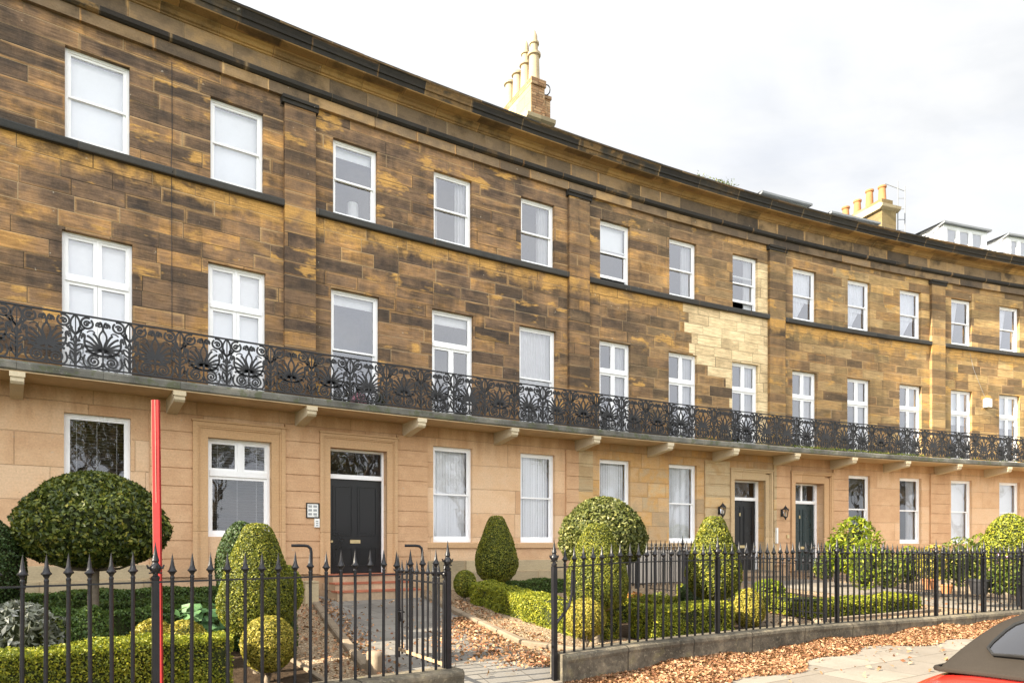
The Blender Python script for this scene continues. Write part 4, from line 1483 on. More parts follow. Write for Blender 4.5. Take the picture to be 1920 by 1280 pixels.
o = obj('alarm_box', b, M_ACRYL, HE)
b = MB()
b.tube([F(1.245, .015, 9.5), F(1.25, .02, 8.0), F(1.23, .02, 7.42), F(1.24, .13, 7.3), F(1.24, .02, 7.2), F(1.25, .02, 3.1)], .006, 4)
obj('cable', b, M_IRON, HA)
b = MB()
b.tube([F(27.9, .02, 7.2), F(28.1, .02, 6.6), F(28.5, .02, 5.9), F(28.75, .02, 5.5)], .004, 4)
obj('cable', b, M_GREYB, HE)
# area wall panel seen behind the far railings (rendered basement wall)
# --- chimneys on the party walls
def stack(H, s, d0, d1, brick, pots, cowls, zs, pm):
    hw = .36
    b = MB()
    b.fbox(s - hw, s + hw, d1, d0, 10.2, zs - .25)
    st = obj('chimney', b, M_CHIM2 if not brick else M_DARKST, H)
    b = MB()
    b.prof([(d0, zs - .25), (d0 + .12, zs - .18), (d0 + .14, zs - .08), (d0, zs)], s - hw - .12, s + hw + .12)
    b.fbox(s - hw - .12, s + hw + .12, d1 - .1, d0 - .002, zs - .25, zs)
    obj('chimney_cap', b, M_PLINTH, st)
    zt = zs + (1.12 if brick else .22)
    if brick:
        b = MB()
        b.fbox(s - .22, s + .22, d1 + .1, d0 - .08, zs, zt - .20)
        b.fbox(s - .25, s + .25, d1 + .05, d0 - .04, zt - .20, zt)
        b.fbox(s + .26, s + .52, d0 - .6, d0 - .25, zs, zs + .75)
        b.fbox(s + .23, s + .55, d0 - .63, d0 - .22, zs + .75, zs + .85)
        obj('brick_shaft', b, M_BRICK, st)
        b = MB()
        b.fbox(s - .245, s - .222, d1 + .1, d0 - .085, zs, zt - .205)
        obj('sunlit_flank', b, M_CHIM_SUN, st)  # pale left skin; the sunlight on that side is put into its colour
    else:
        b = MB()
        b.fbox(s - .28, s + .28, d1 + .1, d0 - .08, zs, zt)
        obj('flaunching', b, M_CHIM2, st)
    n = pots
    for k in range(n):
        dk = d0 - .32 - k * (d0 - d1 - .5) / max(1, n - 1)
        p = Vector(F(s, dk, zt))
        b = MB()
        if pm is M_POT:
            b.lathe(p, [(.20, 0), (.17, .06), (.15, .80), (.20, .83), (.20, .90), (.14, .92), (.12, .7)], 14)
            if k in cowls:
                b.lathe(p, [(.11, .86), (.115, 1.16), (.15, 1.18), (.15, 1.24), (.10, 1.28), (.095, 1.45), (.04, 1.58), (.0, 1.66)], 12)
        else:
            hh = .62 if k != 1 else .75
            b.lathe(p, [(.16, 0), (.15, .05), (.125, hh - .1), (.16, hh - .06), (.16, hh), (.12, hh), (.10, hh - .3), (.0, hh - .3)], 14)
        smooth(obj('chimney_pot', b, pm, st), angle=35)
    return st


st1 = stack(HB, 11.25, -2.0, -4.0, True, 4, (0, 1), 12.85, M_POT)
st2 = stack(HD, 26.24, -2.0, -4.3, False, 4, (), 13.35, M_TERRA)
b = MB()
ring = [Vector(F(11.25, -2.2, 0)) + Vector((.30 + .12 * cos(a), .05, 13.75 + .16 * sin(a))) for a in [k * pi / 6 for k in range(13)]]
b.tube(ring, .018, 5)
obj('satellite_ring', b, M_IRON, st1)
b = MB()
p = Vector(F(26.8, -2.1, 10.3))
b.tube([p, p + Vector((0, 0, 4.1))], .02, 5)
p2 = p + Vector((.28, 0, 0))
b.tube([p2, p2 + Vector((0, 0, 3.9))], .02, 5)
for k in range(7):
    z = .9 + k * .42
    b.tube([p + Vector((0, 0, z)), p2 + Vector((0, 0, z))], .014, 4)
b.tube([p + Vector((-.5, 0, 4.0)), p2 + Vector((0, 0, 3.7))], .016, 4)
obj('aerial_bracket', b, M_LEADG, st2)

# --- dormers
def dormer(H, s0, s1, d, zb, zt, full=True, roofm=None):
    b = MB()
    b.fbox(s0, s1, d - 2.0, d, zb, zt - .001, skip='k' + ('f' if full else ''))
    D = obj('dormer', b, M_WHITE, H)
    if full:
        n = 3
        b = MB()
        ops = []
        wd = (s1 - s0 - .3) / n
        for k in range(n):
            ops.append((s0 + .2 + k * wd, s0 + .2 + k * wd + wd - .14, zb + .45, zt - .12))
        wall_grid(b, s0, s1, zb, zt - .001, ops, d, .06)
        for o_ in ops:
            frame(b, *o_, d - .06, d - .02, .035)
        obj('dormer_front', b, M_WHITE, D)
        for o_ in ops:
            pane('pane', o_[0], o_[1], o_[2], o_[3], d - .045, D)
    b = MB()
    b.face([F(s0 - .1, d - 3.2, zt - .75), F(s0 - .1, d + .15, zt + .07), F(s0 - .1, d + .15, zt), F(s0 - .1, d - 3.2, zt - .85)][::-1])
    n = 3
    for k in range(n):
        x0, x1 = s0 - .1 + (s1 - s0 + .2) * k / n, s0 - .1 + (s1 - s0 + .2) * (k + 1) / n
        b.face([F(x0, d + .15, zt), F(x1, d + .15, zt), F(x1, d + .15, zt + .07), F(x0, d + .15, zt + .07)])
        b.face([F(x0, d + .15, zt + .07), F(x1, d + .15, zt + .07), F(x1, d - 2.4, zt + .12), F(x0, d - 2.4, zt + .12)])
        b.face([F(x0, d - 2.4, zt), F(x1, d - 2.4, zt), F(x1, d + .15, zt), F(x0, d + .15, zt)])
    b.face([F(s1 + .1, d + .15, zt), F(s1 + .1, d - 2.4, zt), F(s1 + .1, d - 2.4, zt + .12), F(s1 + .1, d + .15, zt + .07)])
    obj('dormer_roof', b, M_LEADG, D)


dormer(HE, 28.45, 30.75, -1.5, 10.9, 12.70)
dormer(HE, 31.85, 33.7, -1.5, 10.9, 12.70)
dormer(HD, 19.6, 21.7, -1.5, 10.9, 12.18)
dormer(HD, 22.8, 25.0, -1.5, 10.9, 12.10)

# --- steps at the three doors
def steps(s0, s1, z_top, d0, n, rise, label, red=True):
    T = thing('door_steps', F((s0 + s1) / 2, d0 + .4, z_top - n * rise), label, 'steps')
    for k in range(n):
        b = MB()
        dk = d0 + .34 * (k + 1) + (.25 if k == 0 else .25)
        z1 = z_top - k * rise
        x = .07 * k
        b.fbox(s0 - x, s1 + x, d0 - .30 if k == 0 else d0 + .1, dk, z1 - rise - (.02 if k < n - 1 else .3), z1 - .035)
        st = obj('step', b, M_STEP, T)
        b = MB()
        b.fbox(s0 - x - .01, s1 + x + .01, d0 - .30 if k == 0 else dk - .36, dk + .015, z1 - .035, z1)
        obj('tread', b, M_REDST if red else M_KERB, st)
    return T


# floor lamp inside the top floor window of the house with the black door
FL = thing('floor_lamp', F(5.22, -.75, 6.42), 'white drum lampshade standing inside the third top floor window', 'lamp')
b = MB()
b.lathe(F(5.22, -.75, 6.42), [(.0, 0), (.14, 0), (.14, .02), (.012, .04), (.012, 1.35), (.0, 1.36)], 12)
obj('stand', b, M_IRON, FL)
b = MB()
b.lathe(F(5.22, -.75, 7.62), [(.15, 0), (.125, .50)], 20)
smooth(obj('lamp_shade', b, M_BLIND, FL))

steps(4.30, 5.90, -.61, .0, 3, .155, 'worn brick-red steps rising to the black four-panel door')
steps(16.95, 18.35, -.75, .0, 2, .15, 'short pale steps at the black door left of the green one', False)
steps(19.5, 20.9, -.79, .0, 2, .14, 'short pale steps at the dark green door', False)

# --- handrails of the near steps
for (s, lab) in ((3.62, 'left black crook-topped handrail beside the brick-red steps'), (6.10, 'right black crook-topped handrail beside the brick-red steps')):
    b = MB()
    d = 1.25
    zb = zg(s, d)
    pts = [F(s, d, zb)] + [F(s, d, z) for z in (-.6, -.12)] + [F(s - .01, d - .01, -.04), F(s - .06, d - .03, .01), F(s - .12, d - .06, .02), F(s - .36, d - .14, .02)]
    b.tube(pts, .030, 8)
    tag(smooth(obj('handrail', b, M_IRON)), lab, 'handrail', 'handrails at the steps')
b = MB()
b.box(F(3.50, 1.55, zg(3.5, 1.5) + .20), (.13, .15, .27), .55)
o = obj('stone_block', b, M_PLINTH)
md = o.modifiers.new('bev', 'BEVEL'); md.width = .02; md.segments = 2
tag(o, 'pale square stone block at the foot of the left handrail', 'stone block')

# ------------------------------------------------------------------ railings and garden walls
def GC(s, d, z):
    return F(s, d, z + zcop(s))


def garden_wall(s0, s1, label, name='garden_wall'):
    b = MB()
    n = max(1, int((s1 - s0) / .42))
    pr = [(8.335, -.55), (8.335, -.075), (8.33, -.03), (8.36, -.004), (8.64, .0), (8.672, -.022), (8.68, -.06), (8.67, -.10), (8.665, -.62)]
    acc = [0]
    for p, q in zip(pr, pr[1:]):
        acc.append(acc[-1] + hypot(p[0] - q[0], p[1] - q[1]))
    for i in range(n):
        a, c = s0 + (s1 - s0) * i / n, s0 + (s1 - s0) * (i + 1) / n
        for k in range(len(pr) - 1):
            p, q = pr[k], pr[k + 1]
            b.face([GC(a, *q), GC(c, *q), GC(c, *p), GC(a, *p)], [(a, acc[k + 1]), (c, acc[k + 1]), (c, acc[k]), (a, acc[k])])
    b.face([GC(s0, *p) for p in pr], [(s0, p[1]) for p in pr])
    b.face([GC(s1, *p) for p in reversed(pr)], [(s1, p[1]) for p in reversed(pr)])
    return tag(obj(name, b, M_WALL), label, 'garden wall')


def bar_mesh(h=1.05, r=.0155):
    b = MB()
    b.lathe((0, 0, 0), [(r, -.01), (r, h - .05), (r * 1.05, h + .008)], 8)
    b.lathe((0, 0, h), [(r, .0), (.019, .012), (.017, .022), (.012, .03), (.020, .045), (.026, .056), (.037, .064), (.037, .072), (.026, .083), (.017, .115), (.010, .165), (.0, .225)], 8)
    return smooth_me(b.mesh('bar', M_IRON))


def smooth_me(me):
    o = bpy.data.objects.new('tmp', me)
    smooth(o, angle=35)
    bpy.data.objects.remove(o)
    return me


def post_mesh(h=1.05, r=.027):
    b = MB()
    b.box((0, 0, h / 2 - .01), (r, r, h / 2))
    b.lathe((0, 0, h), [(.028, -.01), (.034, .0), (.034, .02), (.020, .03), (.020, .045), (.034, .06), (.046, .085), (.046, .10), (.030, .125), (.022, .14), (.03, .155), (.018, .20), (.010, .25), (.0, .32)], 10)
    for k in range(4):
        a = k * pi / 2
        b.tube([(0, 0, h + .09), (.055 * cos(a), .055 * sin(a), h + .095), (.066 * cos(a), .066 * sin(a), h + .12)], [.012, .012, .006], 5)
        b.tube([(0, 0, h + .06), (.05 * cos(a), .05 * sin(a), h + .05)], [.012, .006], 5)
    return smooth_me(b.mesh('post', M_IRON))


BAR = bar_mesh()
POST = post_mesh()


def inst(name, me, parent, loc, rz=0.0, sc=None):
    o = bpy.data.objects.new(name, me)
    SC.collection.objects.link(o)
    o.parent = parent
    o.matrix_parent_inverse = world_inv(parent)
    o.location = loc
    o.rotation_euler = (random.uniform(-.006, .006), random.uniform(-.006, .006), rz)
    if sc:
        o.scale = sc
    return o


def railing(s0, s1, posts, label, sp=0.1625, brace=None, group='railings along the pavement'):
    R_ = thing('iron_railing', F((s0 + s1) / 2, 8.5, zcop((s0 + s1) / 2)), label, 'railings', group)
    b = MB()
    n = max(2, int((s1 - s0) / .6))
    for i in range(n):
        a, c = s0 + (s1 - s0) * i / n, s0 + (s1 - s0) * (i + 1) / n
        P = [[GC(x, d_, z_) for d_, z_ in ((8.482, 1.018), (8.518, 1.018), (8.518, 1.032), (8.482, 1.032))] for x in (a, c)]
        for k in range(4):
            k2 = (k + 1) % 4
            b.face([P[0][k], P[1][k], P[1][k2], P[0][k2]])
    obj('rail', b, M_IRON, R_)
    n = round((s1 - s0) / sp)
    for i in range(n + 1):
        s = s0 + (s1 - s0) * i / n
        if any(abs(s - p) < sp * .55 for p in posts):
            continue
        inst('bar', BAR, R_, GC(s, 8.5, 0), TH0 - K * s + random.uniform(-.2, .2), (1, 1, random.uniform(.992, 1.008)))
    for p in posts:
        inst('post', POST, R_, GC(p, 8.5, -.0), TH0 - K * p)
    return R_


garden_wall(-6.5, 2.86, 'low stone wall under the left railings, ending at the open gate')
garden_wall(4.375, 22.0, 'low weathered stone wall with leaves drifted against its foot')
RL = railing(-6.4, 2.75, [-3.3, -.33, 2.75], 'left run of black spiked railings before the dome-clipped tree, ending at the gate')
RR = railing(4.31, 19.4, [4.31, 7.39, 10.33, 13.31, 14.95, 16.35, 19.4], 'long run of black spiked railings on the low wall right of the gateway')
# foot of the gate post reaches the ground, with its curved stay
b = MB()
p = Vector(F(4.24, 8.62, 0))
b.box(Vector(F(4.31, 8.5, (zg(4.3, 8.5) - .1 + zcop(4.31)) / 2)), (.0268, .0268, (zcop(4.31) - zg(4.3, 8.5) + .1) / 2), TH0 - K * 4.31)
obj('gate_post', b, M_IRON, RR)
b = MB()
b.tube([GC(4.35, 8.46, .02), GC(4.36, 8.44, .22), GC(4.40, 8.44, .36), GC(4.50, 8.44, .45), GC(4.60, 8.44, .54), GC(4.635, 8.45, .68), GC(4.64, 8.46, .98)], .016, 6)
smooth(obj('stay', b, M_IRON, RR))
b = MB()
b.tube([GC(.0, 8.44, .55), GC(-.33, 8.47, .9)], .014, 6)

# the open gate leaf
G0, G1 = Vector((-.72, 7.44, 0)), Vector((-1.42, 8.60, 0))
GT = thing('iron_gate', (G0.x, G0.y, ZE - 1.35), 'black spiked iron gate leaf standing open inwards beside the left railings', 'gate')
gdir = (G1 - G0).normalized()
grz = atan2(gdir.y, gdir.x)
for z, hh, nm in ((-.40, .010, 'top_rail'), (-1.265, .018, 'bottom_rail'), (-.62, .008, 'middle_rail')):
    b = MB()
    mid = (G0 + G1) / 2
    b.box((mid.x, mid.y, z + ZE), ((G1 - G0).length / 2, .012, hh), grz)
    if nm != 'middle_rail':
        obj(nm, b, M_IRON if nm == 'top_rail' else simple('rusty_rail', (.36, .25, .15), .8, .2, .3, 8.0), GT)
n = 9
for k in range(1, n):
    p = G0 + (G1 - G0) * k / n
    inst('bar', BAR, GT, (p.x, p.y, ZE - 1.30), grz, (.9, .9, .90))
for p in (G0, G1):
    inst('stile', POST, GT, (p.x, p.y, ZE - 1.36), grz, (.9, .9, .93))
b = MB()
b.box((G1.x + .03, G1.y - .04, ZE - .85), (.05, .02, .07), grz)
b.tube([(G1.x + .02, G1.y - .08, ZE - .80), (G1.x + .10, G1.y - .12, ZE - .80)], .012, 6)
obj('latch', b, M_IRON, GT)

# divider railings running back to the party walls
def cross_rail(p0, p1, label, sp=.155, h=.95, zoff=0.0, group='railings between the gardens'):
    a = Vector((*p0, 0))
    s0, d0 = p0
    s1, d1 = p1
    L = (Vector(F(s0, d0, 0)) - Vector(F(s1, d1, 0))).length
    R_ = thing('iron_railing', F((s0 + s1) / 2, (d0 + d1) / 2, zg((s0 + s1) / 2, (d0 + d1) / 2)), label, 'railings', group)
    n = round(L / sp)
    f = lambda t: (s0 + (s1 - s0) * t, d0 + (d1 - d0) * t)
    for zz in (h, .10):
        b = MB()
        m = 4
        for i in range(m):
            q0, q1 = f(i / m), f((i + 1) / m)
            A_, B_ = Vector(F(*q0, zg(*q0) + zz + zoff)), Vector(F(*q1, zg(*q1) + zz + zoff))
            dv = B_ - A_
            c = (A_ + B_) / 2
            b.box(c, (dv.length / 2, .015, .008), atan2(dv.y, dv.x))
        obj('rail', b, M_IRON, R_)
    for i in range(n + 1):
        q = f(i / n)
        if i % 12 == 0:
            inst('post', POST, R_, F(*q, zg(*q) + zoff), 0, (1, 1, h / 1.05))
        else:
            inst('bar', BAR, R_, F(*q, zg(*q) + .05 + zoff), 0, (.85, .85, (h - .05) / 1.05))


cross_rail((10.9, 7.9), (11.5, 1.2), 'railings running back to the house behind the yew by the farther black door', zoff=.12)
cross_rail((12.1, 1.15), (16.0, 1.15), 'railings before the pale rendered low wall beyond the broad yew', h=1.06)
cross_rail((17.2, 8.0), (18.75, 1.3), 'railings between the two dark doors running towards the street', zoff=.1)
b = MB()
b.fbox(12.05, 16.1, .16, .30, -1.2, -.10)
tag(obj('area_wall', b, M_RENDER), 'pale rendered low wall behind the area railings', 'low wall')

# ------------------------------------------------------------------ red post
b = MB()
base = Vector(F(-.255, 8.26, 0))
lean = Vector((-.035, 0, 0))
zb, zt = zg(-.3, 8.3) + ZE - .05, 1.275 + ZE
def pb(b, x0, x1, y, z0, z1):
    for (u0, u1) in ((z0, z1),):
        k0, k1 = (u0 - zb) / (zt - zb), (u1 - zb) / (zt - zb)
        P = []
        for k, z in ((k0, u0), (k1, u1)):
            c = base + lean * k
            P += [(c.x + x0, c.y - y, z), (c.x + x1, c.y - y, z), (c.x + x1, c.y + y, z), (c.x + x0, c.y + y, z)]
        for q in ((0, 1, 5, 4), (1, 2, 6, 5), (2, 3, 7, 6), (3, 0, 4, 7), (4, 5, 6, 7), (3, 2, 1, 0)):
            b.face([P[i] for i in q])
pb(b, -.029, .029, .016, zb, zt)
RP = tag(obj('sign_post', b, M_RED), 'tall red post standing behind the left railings, pale along its edges', 'post')
b = MB()
pb(b, -.0325, -.0292, .017, zb, zt - .001)
obj('edge_strip', b, M_PINK, RP)
b = MB()
pb(b, -.002, .003, .0195, .38 + ZE, zt + .001)
obj('face_strip', b, M_PINK, RP)

# ------------------------------------------------------------------ foliage
def leaf_obj(name, P, N, size, mats, parent=None, core=None, tilt=0.75, aspect=0.62, var=0.35, randu=None, droop=0.0):
    """one mesh of many leaf-sized faces at points P facing roughly N, plus an optional inner mass"""
    n = len(P)
    T = N + rng.normal(0, tilt, (n, 3))
    T /= np.linalg.norm(T, axis=1)[:, None] + 1e-9
    R_ = rng.normal(0, 1, (n, 3))
    R_[:, 2] -= droop
    A = R_ - (R_ * T).sum(1)[:, None] * T
    A /= np.linalg.norm(A, axis=1)[:, None] + 1e-9
    B = np.cross(T, A)
    L = size * (1 + rng.uniform(-var, var, n))[:, None]
    Wd = L * aspect
    fold = T * (L * 0.12)
    V = np.stack([P - A * L / 2, P + B * Wd / 2 + fold - A * L * .08, P + A * L / 2, P - B * Wd / 2 + fold - A * L * .08], axis=1).reshape(-1, 3)
    b = core or MB()
    nv0 = len(b.v)
    cf = b.f
    nl0 = sum(len(f) for f in cf)
    me = bpy.data.meshes.new(name)
    me.vertices.add(nv0 + 4 * n)
    allv = np.concatenate([np.array(b.v, dtype=np.float32).reshape(-1, 3), V.astype(np.float32)])
    me.vertices.foreach_set('co', allv.ravel())
    me.loops.add(nl0 + 4 * n)
    li = np.concatenate([np.array([i for f in cf for i in f], dtype=np.int32), np.arange(4 * n, dtype=np.int32) + nv0])
    me.loops.foreach_set('vertex_index', li)
    cnt = np.array([len(f) for f in cf] + [4] * n, dtype=np.int32)
    me.polygons.add(len(cnt))
    me.polygons.foreach_set('loop_start', np.concatenate([[0], np.cumsum(cnt)[:-1]]).astype(np.int32))
    ul = me.uv_layers.new(name='uv')
    ru = rng.beta(1.6, 2.2, n) if randu is None else randu
    uvs = np.repeat(np.stack([ru, rng.uniform(0, 1, n)], 1), 4, axis=0)
    cu = np.array([c for u in b.u for c in u], dtype=np.float32).reshape(-1, 2)
    ul.data.foreach_set('uv', np.concatenate([cu, uvs.astype(np.float32)]).astype(np.float32).ravel())
    for m_ in mats:
        me.materials.append(m_)
    me.polygons.foreach_set('material_index', np.array([1] * len(cf) + [0] * n, dtype=np.int32))
    me.update(calc_edges=True)
    return link(name, me, parent)


def lump(a, z, ph, amp):
    return 1 + amp * (np.sin(a * 3 + ph) * np.sin(z * 5 + ph * 2) + .6 * np.sin(a * 7 + ph * 3) * np.sin(z * 11 + ph) + .4 * np.sin(a * 13 + z * 17 + ph))


def revolve_points(prof, R, H, n, amp, ph, inset=.06):
    """points on a surface of revolution; prof [(t,r)] from bottom to top"""
    t = np.linspace(0, 1, 200)
    r = np.interp(t, [p[0] for p in prof], [p[1] for p in prof]) * R
    dr = np.gradient(r, t * H)
    wgt = (r + .02 * R) * np.sqrt(1 + np.clip(dr, -8, 8) ** 2)
    cdf = np.cumsum(wgt)
    cdf /= cdf[-1]
    tt = np.interp(rng.uniform(0, 1, n), cdf, t)
    a = rng.uniform(0, 2 * pi, n)
    rr = np.interp(tt, t, r)
    # fill flat caps
    dd = np.interp(tt, t, dr)
    cap = np.abs(dd) > 6
    rr = np.where(cap, rr * np.sqrt(rng.uniform(0, 1, n)), rr)
    z = tt * H
    k = lump(a, z / H * 3, ph, amp)
    k2 = k * (1 - np.abs(rng.normal(0, inset, n)) * 0.7 + .25 * inset)
    P = np.stack([np.cos(a) * rr * k2, np.sin(a) * rr * k2, z], 1)
    N = np.stack([np.cos(a), np.sin(a), -np.clip(dd, -5, 5)], 1)
    N /= np.linalg.norm(N, axis=1)[:, None]
    return P, N


CONE = [(0, .0), (.005, .35), (.06, .68), (.14, .88), (.24, .98), (.34, 1.0), (.48, .91), (.62, .77), (.76, .61), (.88, .46), (.95, .36), (.985, .26), (1, .0)]
BALL = [(0, .0)] + [(0.5 - .5 * cos(a), sin(a)) for a in [pi * k / 12 for k in range(1, 12)]] + [(1, .0)]
DOME = [(0, .0), (.015, .38), (.06, .64), (.14, .84), (.26, .96), (.40, 1.0), (.52, .97), (.66, .86), (.78, .72), (.88, .55), (.95, .36), (.99, .16), (1, .0)]
EGG = [(0, .0), (.02, .30), (.10, .66), (.25, .92), (.42, 1.0), (.60, .95), (.76, .78), (.88, .56), (.96, .30), (1, 0)]


def topiary(name, X, Y, z0, R, H, prof, leafm, size, label, cat, n, trunk=None, amp=.02, ph=0.0, aspect=.6, tilt=.75, inset=.05, group=None, lean=0.0):
    """clipped shrub: crown of leaf faces round a dark core, on a stem"""
    s, d = sd_of(X, Y)
    gz = zg(s, d)
    T = thing(name, (X, Y, gz + ZE), label, cat, group)
    P, N = revolve_points(prof, R, H, n, amp, ph, inset)
    core = MB()
    pr = [(np.interp(t, [p[0] for p in prof], [p[1] for p in prof]) * R * .90, H * (.02 + t * .955)) for t in np.linspace(0, 1, 15)]
    pr[0] = (0.0, pr[0][1])
    pr[-1] = (0.0, pr[-1][1])
    core.lathe((X, Y, z0 + ZE), pr, 24)
    P = P + np.array([X, Y, z0 + ZE])
    leaf_obj('crown', P, N, size, [leafm, M_CORE], T, core, tilt, aspect)
    if trunk:
        b = MB()
        zt_ = z0 + H * .2
        pts = [(X + .02 * sin(k * 1.3 + ph), Y + .02 * cos(k * 1.7 + ph), ZE + gz - .04 + (zt_ - gz) * k / 5) for k in range(6)]
        b.tube(pts, [trunk * (1.25 - .3 * k / 5) for k in range(6)], 9)
        for k in range(9):
            a = 2 * pi * k / 9 + ph
            p0 = Vector(pts[4])
            p1 = Vector((X + cos(a) * R * .75, Y + sin(a) * R * .75, z0 + H * (.06 + .05 * (k % 3)) + ZE))
            b.tube([p0, p0 + (p1 - p0) * .5 + Vector((0, 0, -.05)), p1], [trunk * .4, trunk * .25, trunk * .1], 5)
        smooth(obj('trunk', b, M_BARK, T), angle=60)
    return T


def zpx(y, Y):
    return (1024 - y) * Y / 1298.3


def px(x, Y):
    return (x - 960) / 1298.3 * Y


YEWG = 'clipped yews and balls in the front gardens'
# left: holly-like standard tree with a broad dome
Y = 9.3
topiary('standard_tree', px(176, Y), Y, zpx(1062, Y), 0.90, (1062 - 884) * Y / 1298.3, DOME, L_HOLLY, .066, 'dome-clipped evergreen tree on a bare trunk before the slatted-blind window', 'tree', 17000, trunk=.065, amp=.05, ph=1.0, aspect=.5, tilt=.9, inset=.09)
Y = 7.9
topiary('clipped_yew', px(482, Y), Y, zpx(1194, Y), .425, (1194 - 980) * Y / 1298.3, CONE, L_YEW, .024, 'tall clipped yew cone nearest the left railings, blunt top lit by the sun', 'topiary', 27000, trunk=.05, amp=.022, ph=.4, group=YEWG)
Y = 9.4
topiary('clipped_yew', px(452, Y), Y, zpx(1140, Y), .33, (1140 - 975) * Y / 1298.3, EGG, L_YEWD, .034, 'dark clipped yew half hidden behind the tall cone at the left railings', 'topiary', 7000, trunk=.04, amp=.015, ph=2.4, group=YEWG)
Y = 7.5
topiary('box_ball', px(503, Y), Y, zpx(1259, Y), .285, .61, BALL, L_GOLD, .024, 'golden clipped ball at the foot of the tall yew cone, behind the left railings', 'topiary', 12000, trunk=.03, amp=.015, ph=3.0, group=YEWG)
Y = 8.6
topiary('clipped_yew', px(-22, Y), Y, zpx(1150, Y), .40, (1150 - 968) * Y / 1298.3, EGG, L_YEWD, .034, 'dark clipped yew cut by the left edge of the view', 'topiary', 9000, trunk=.05, amp=.015, ph=5.0, group=YEWG)
Y = 10.6
topiary('clipped_shrub', px(541, Y), Y, zpx(1150, Y), .22, .75, EGG, L_BOX, .036, 'narrow green shrub just behind the right side of the tall yew cone', 'topiary', 3000, amp=.03, ph=5.5, group=YEWG)
Y = 14.8
topiary('box_ball', px(872, Y), Y, zpx(1119, Y), .245, .58, BALL, L_YEW, .034, 'small round clipped ball on a short stem beside the path edging', 'topiary', 5000, trunk=.03, amp=.015, ph=1.2, group=YEWG)
Y = 15.6
topiary('clipped_yew', px(931, Y), Y, zpx(1092, Y), .485, (1092 - 966) * Y / 1298.3, CONE, L_YEW, .032, 'clipped yew cone standing by the wall between the two vertical-blind windows', 'topiary', 17000, trunk=.05, amp=.022, ph=2.0, group=YEWG)
Y = 11.6
topiary('standard_tree', px(1130, Y), Y, zpx(1062, Y), .725, (1062 - 931) * Y / 1298.3, DOME, L_HOLLY2, .062, 'round pale-leaved clipped tree behind the yew at the right railings', 'tree', 10500, trunk=.06, amp=.04, ph=.7, aspect=.55, tilt=.9, inset=.08)
Y = 10.3
topiary('clipped_yew', px(1119, Y), Y, zpx(1146, Y), .475, (1146 - 980) * Y / 1298.3, CONE, L_YEW, .026, 'broad clipped yew in front of the round pale-leaved tree', 'topiary', 25000, trunk=.055, amp=.022, ph=3.1, group=YEWG)
Y = 9.7
topiary('box_ball', px(1098, Y), Y, zpx(1196, Y), .285, .56, BALL, L_GOLD, .028, 'golden clipped ball at the foot of the broad yew, right of the gate', 'topiary', 9500, trunk=.03, amp=.02, ph=4.0, group=YEWG)
Y = 12.0
topiary('clipped_yew', px(1338, Y), Y, zpx(1123, Y), .475, (1123 - 967) * Y / 1298.3, CONE, L_YEW, .034, 'clipped yew cone left of the farther black door', 'topiary', 14000, trunk=.055, amp=.022, ph=4.4, group=YEWG)
Y = 11.4
topiary('box_ball', px(1404, Y), Y, zpx(1177, Y), .255, .66, EGG, L_GOLD, .029, 'golden egg-shaped clipped ball below the yew by the farther black door', 'topiary', 8500, trunk=.03, amp=.02, ph=6.0, group=YEWG)
Y = 16.0
topiary('clipped_shrub', px(1893, Y), Y, zpx(1100, Y), .60, 1.70, DOME, L_BOX, .048, 'large rounded green bush at the right edge of the gardens', 'shrub', 9000, trunk=.05, amp=.05, ph=2.2)


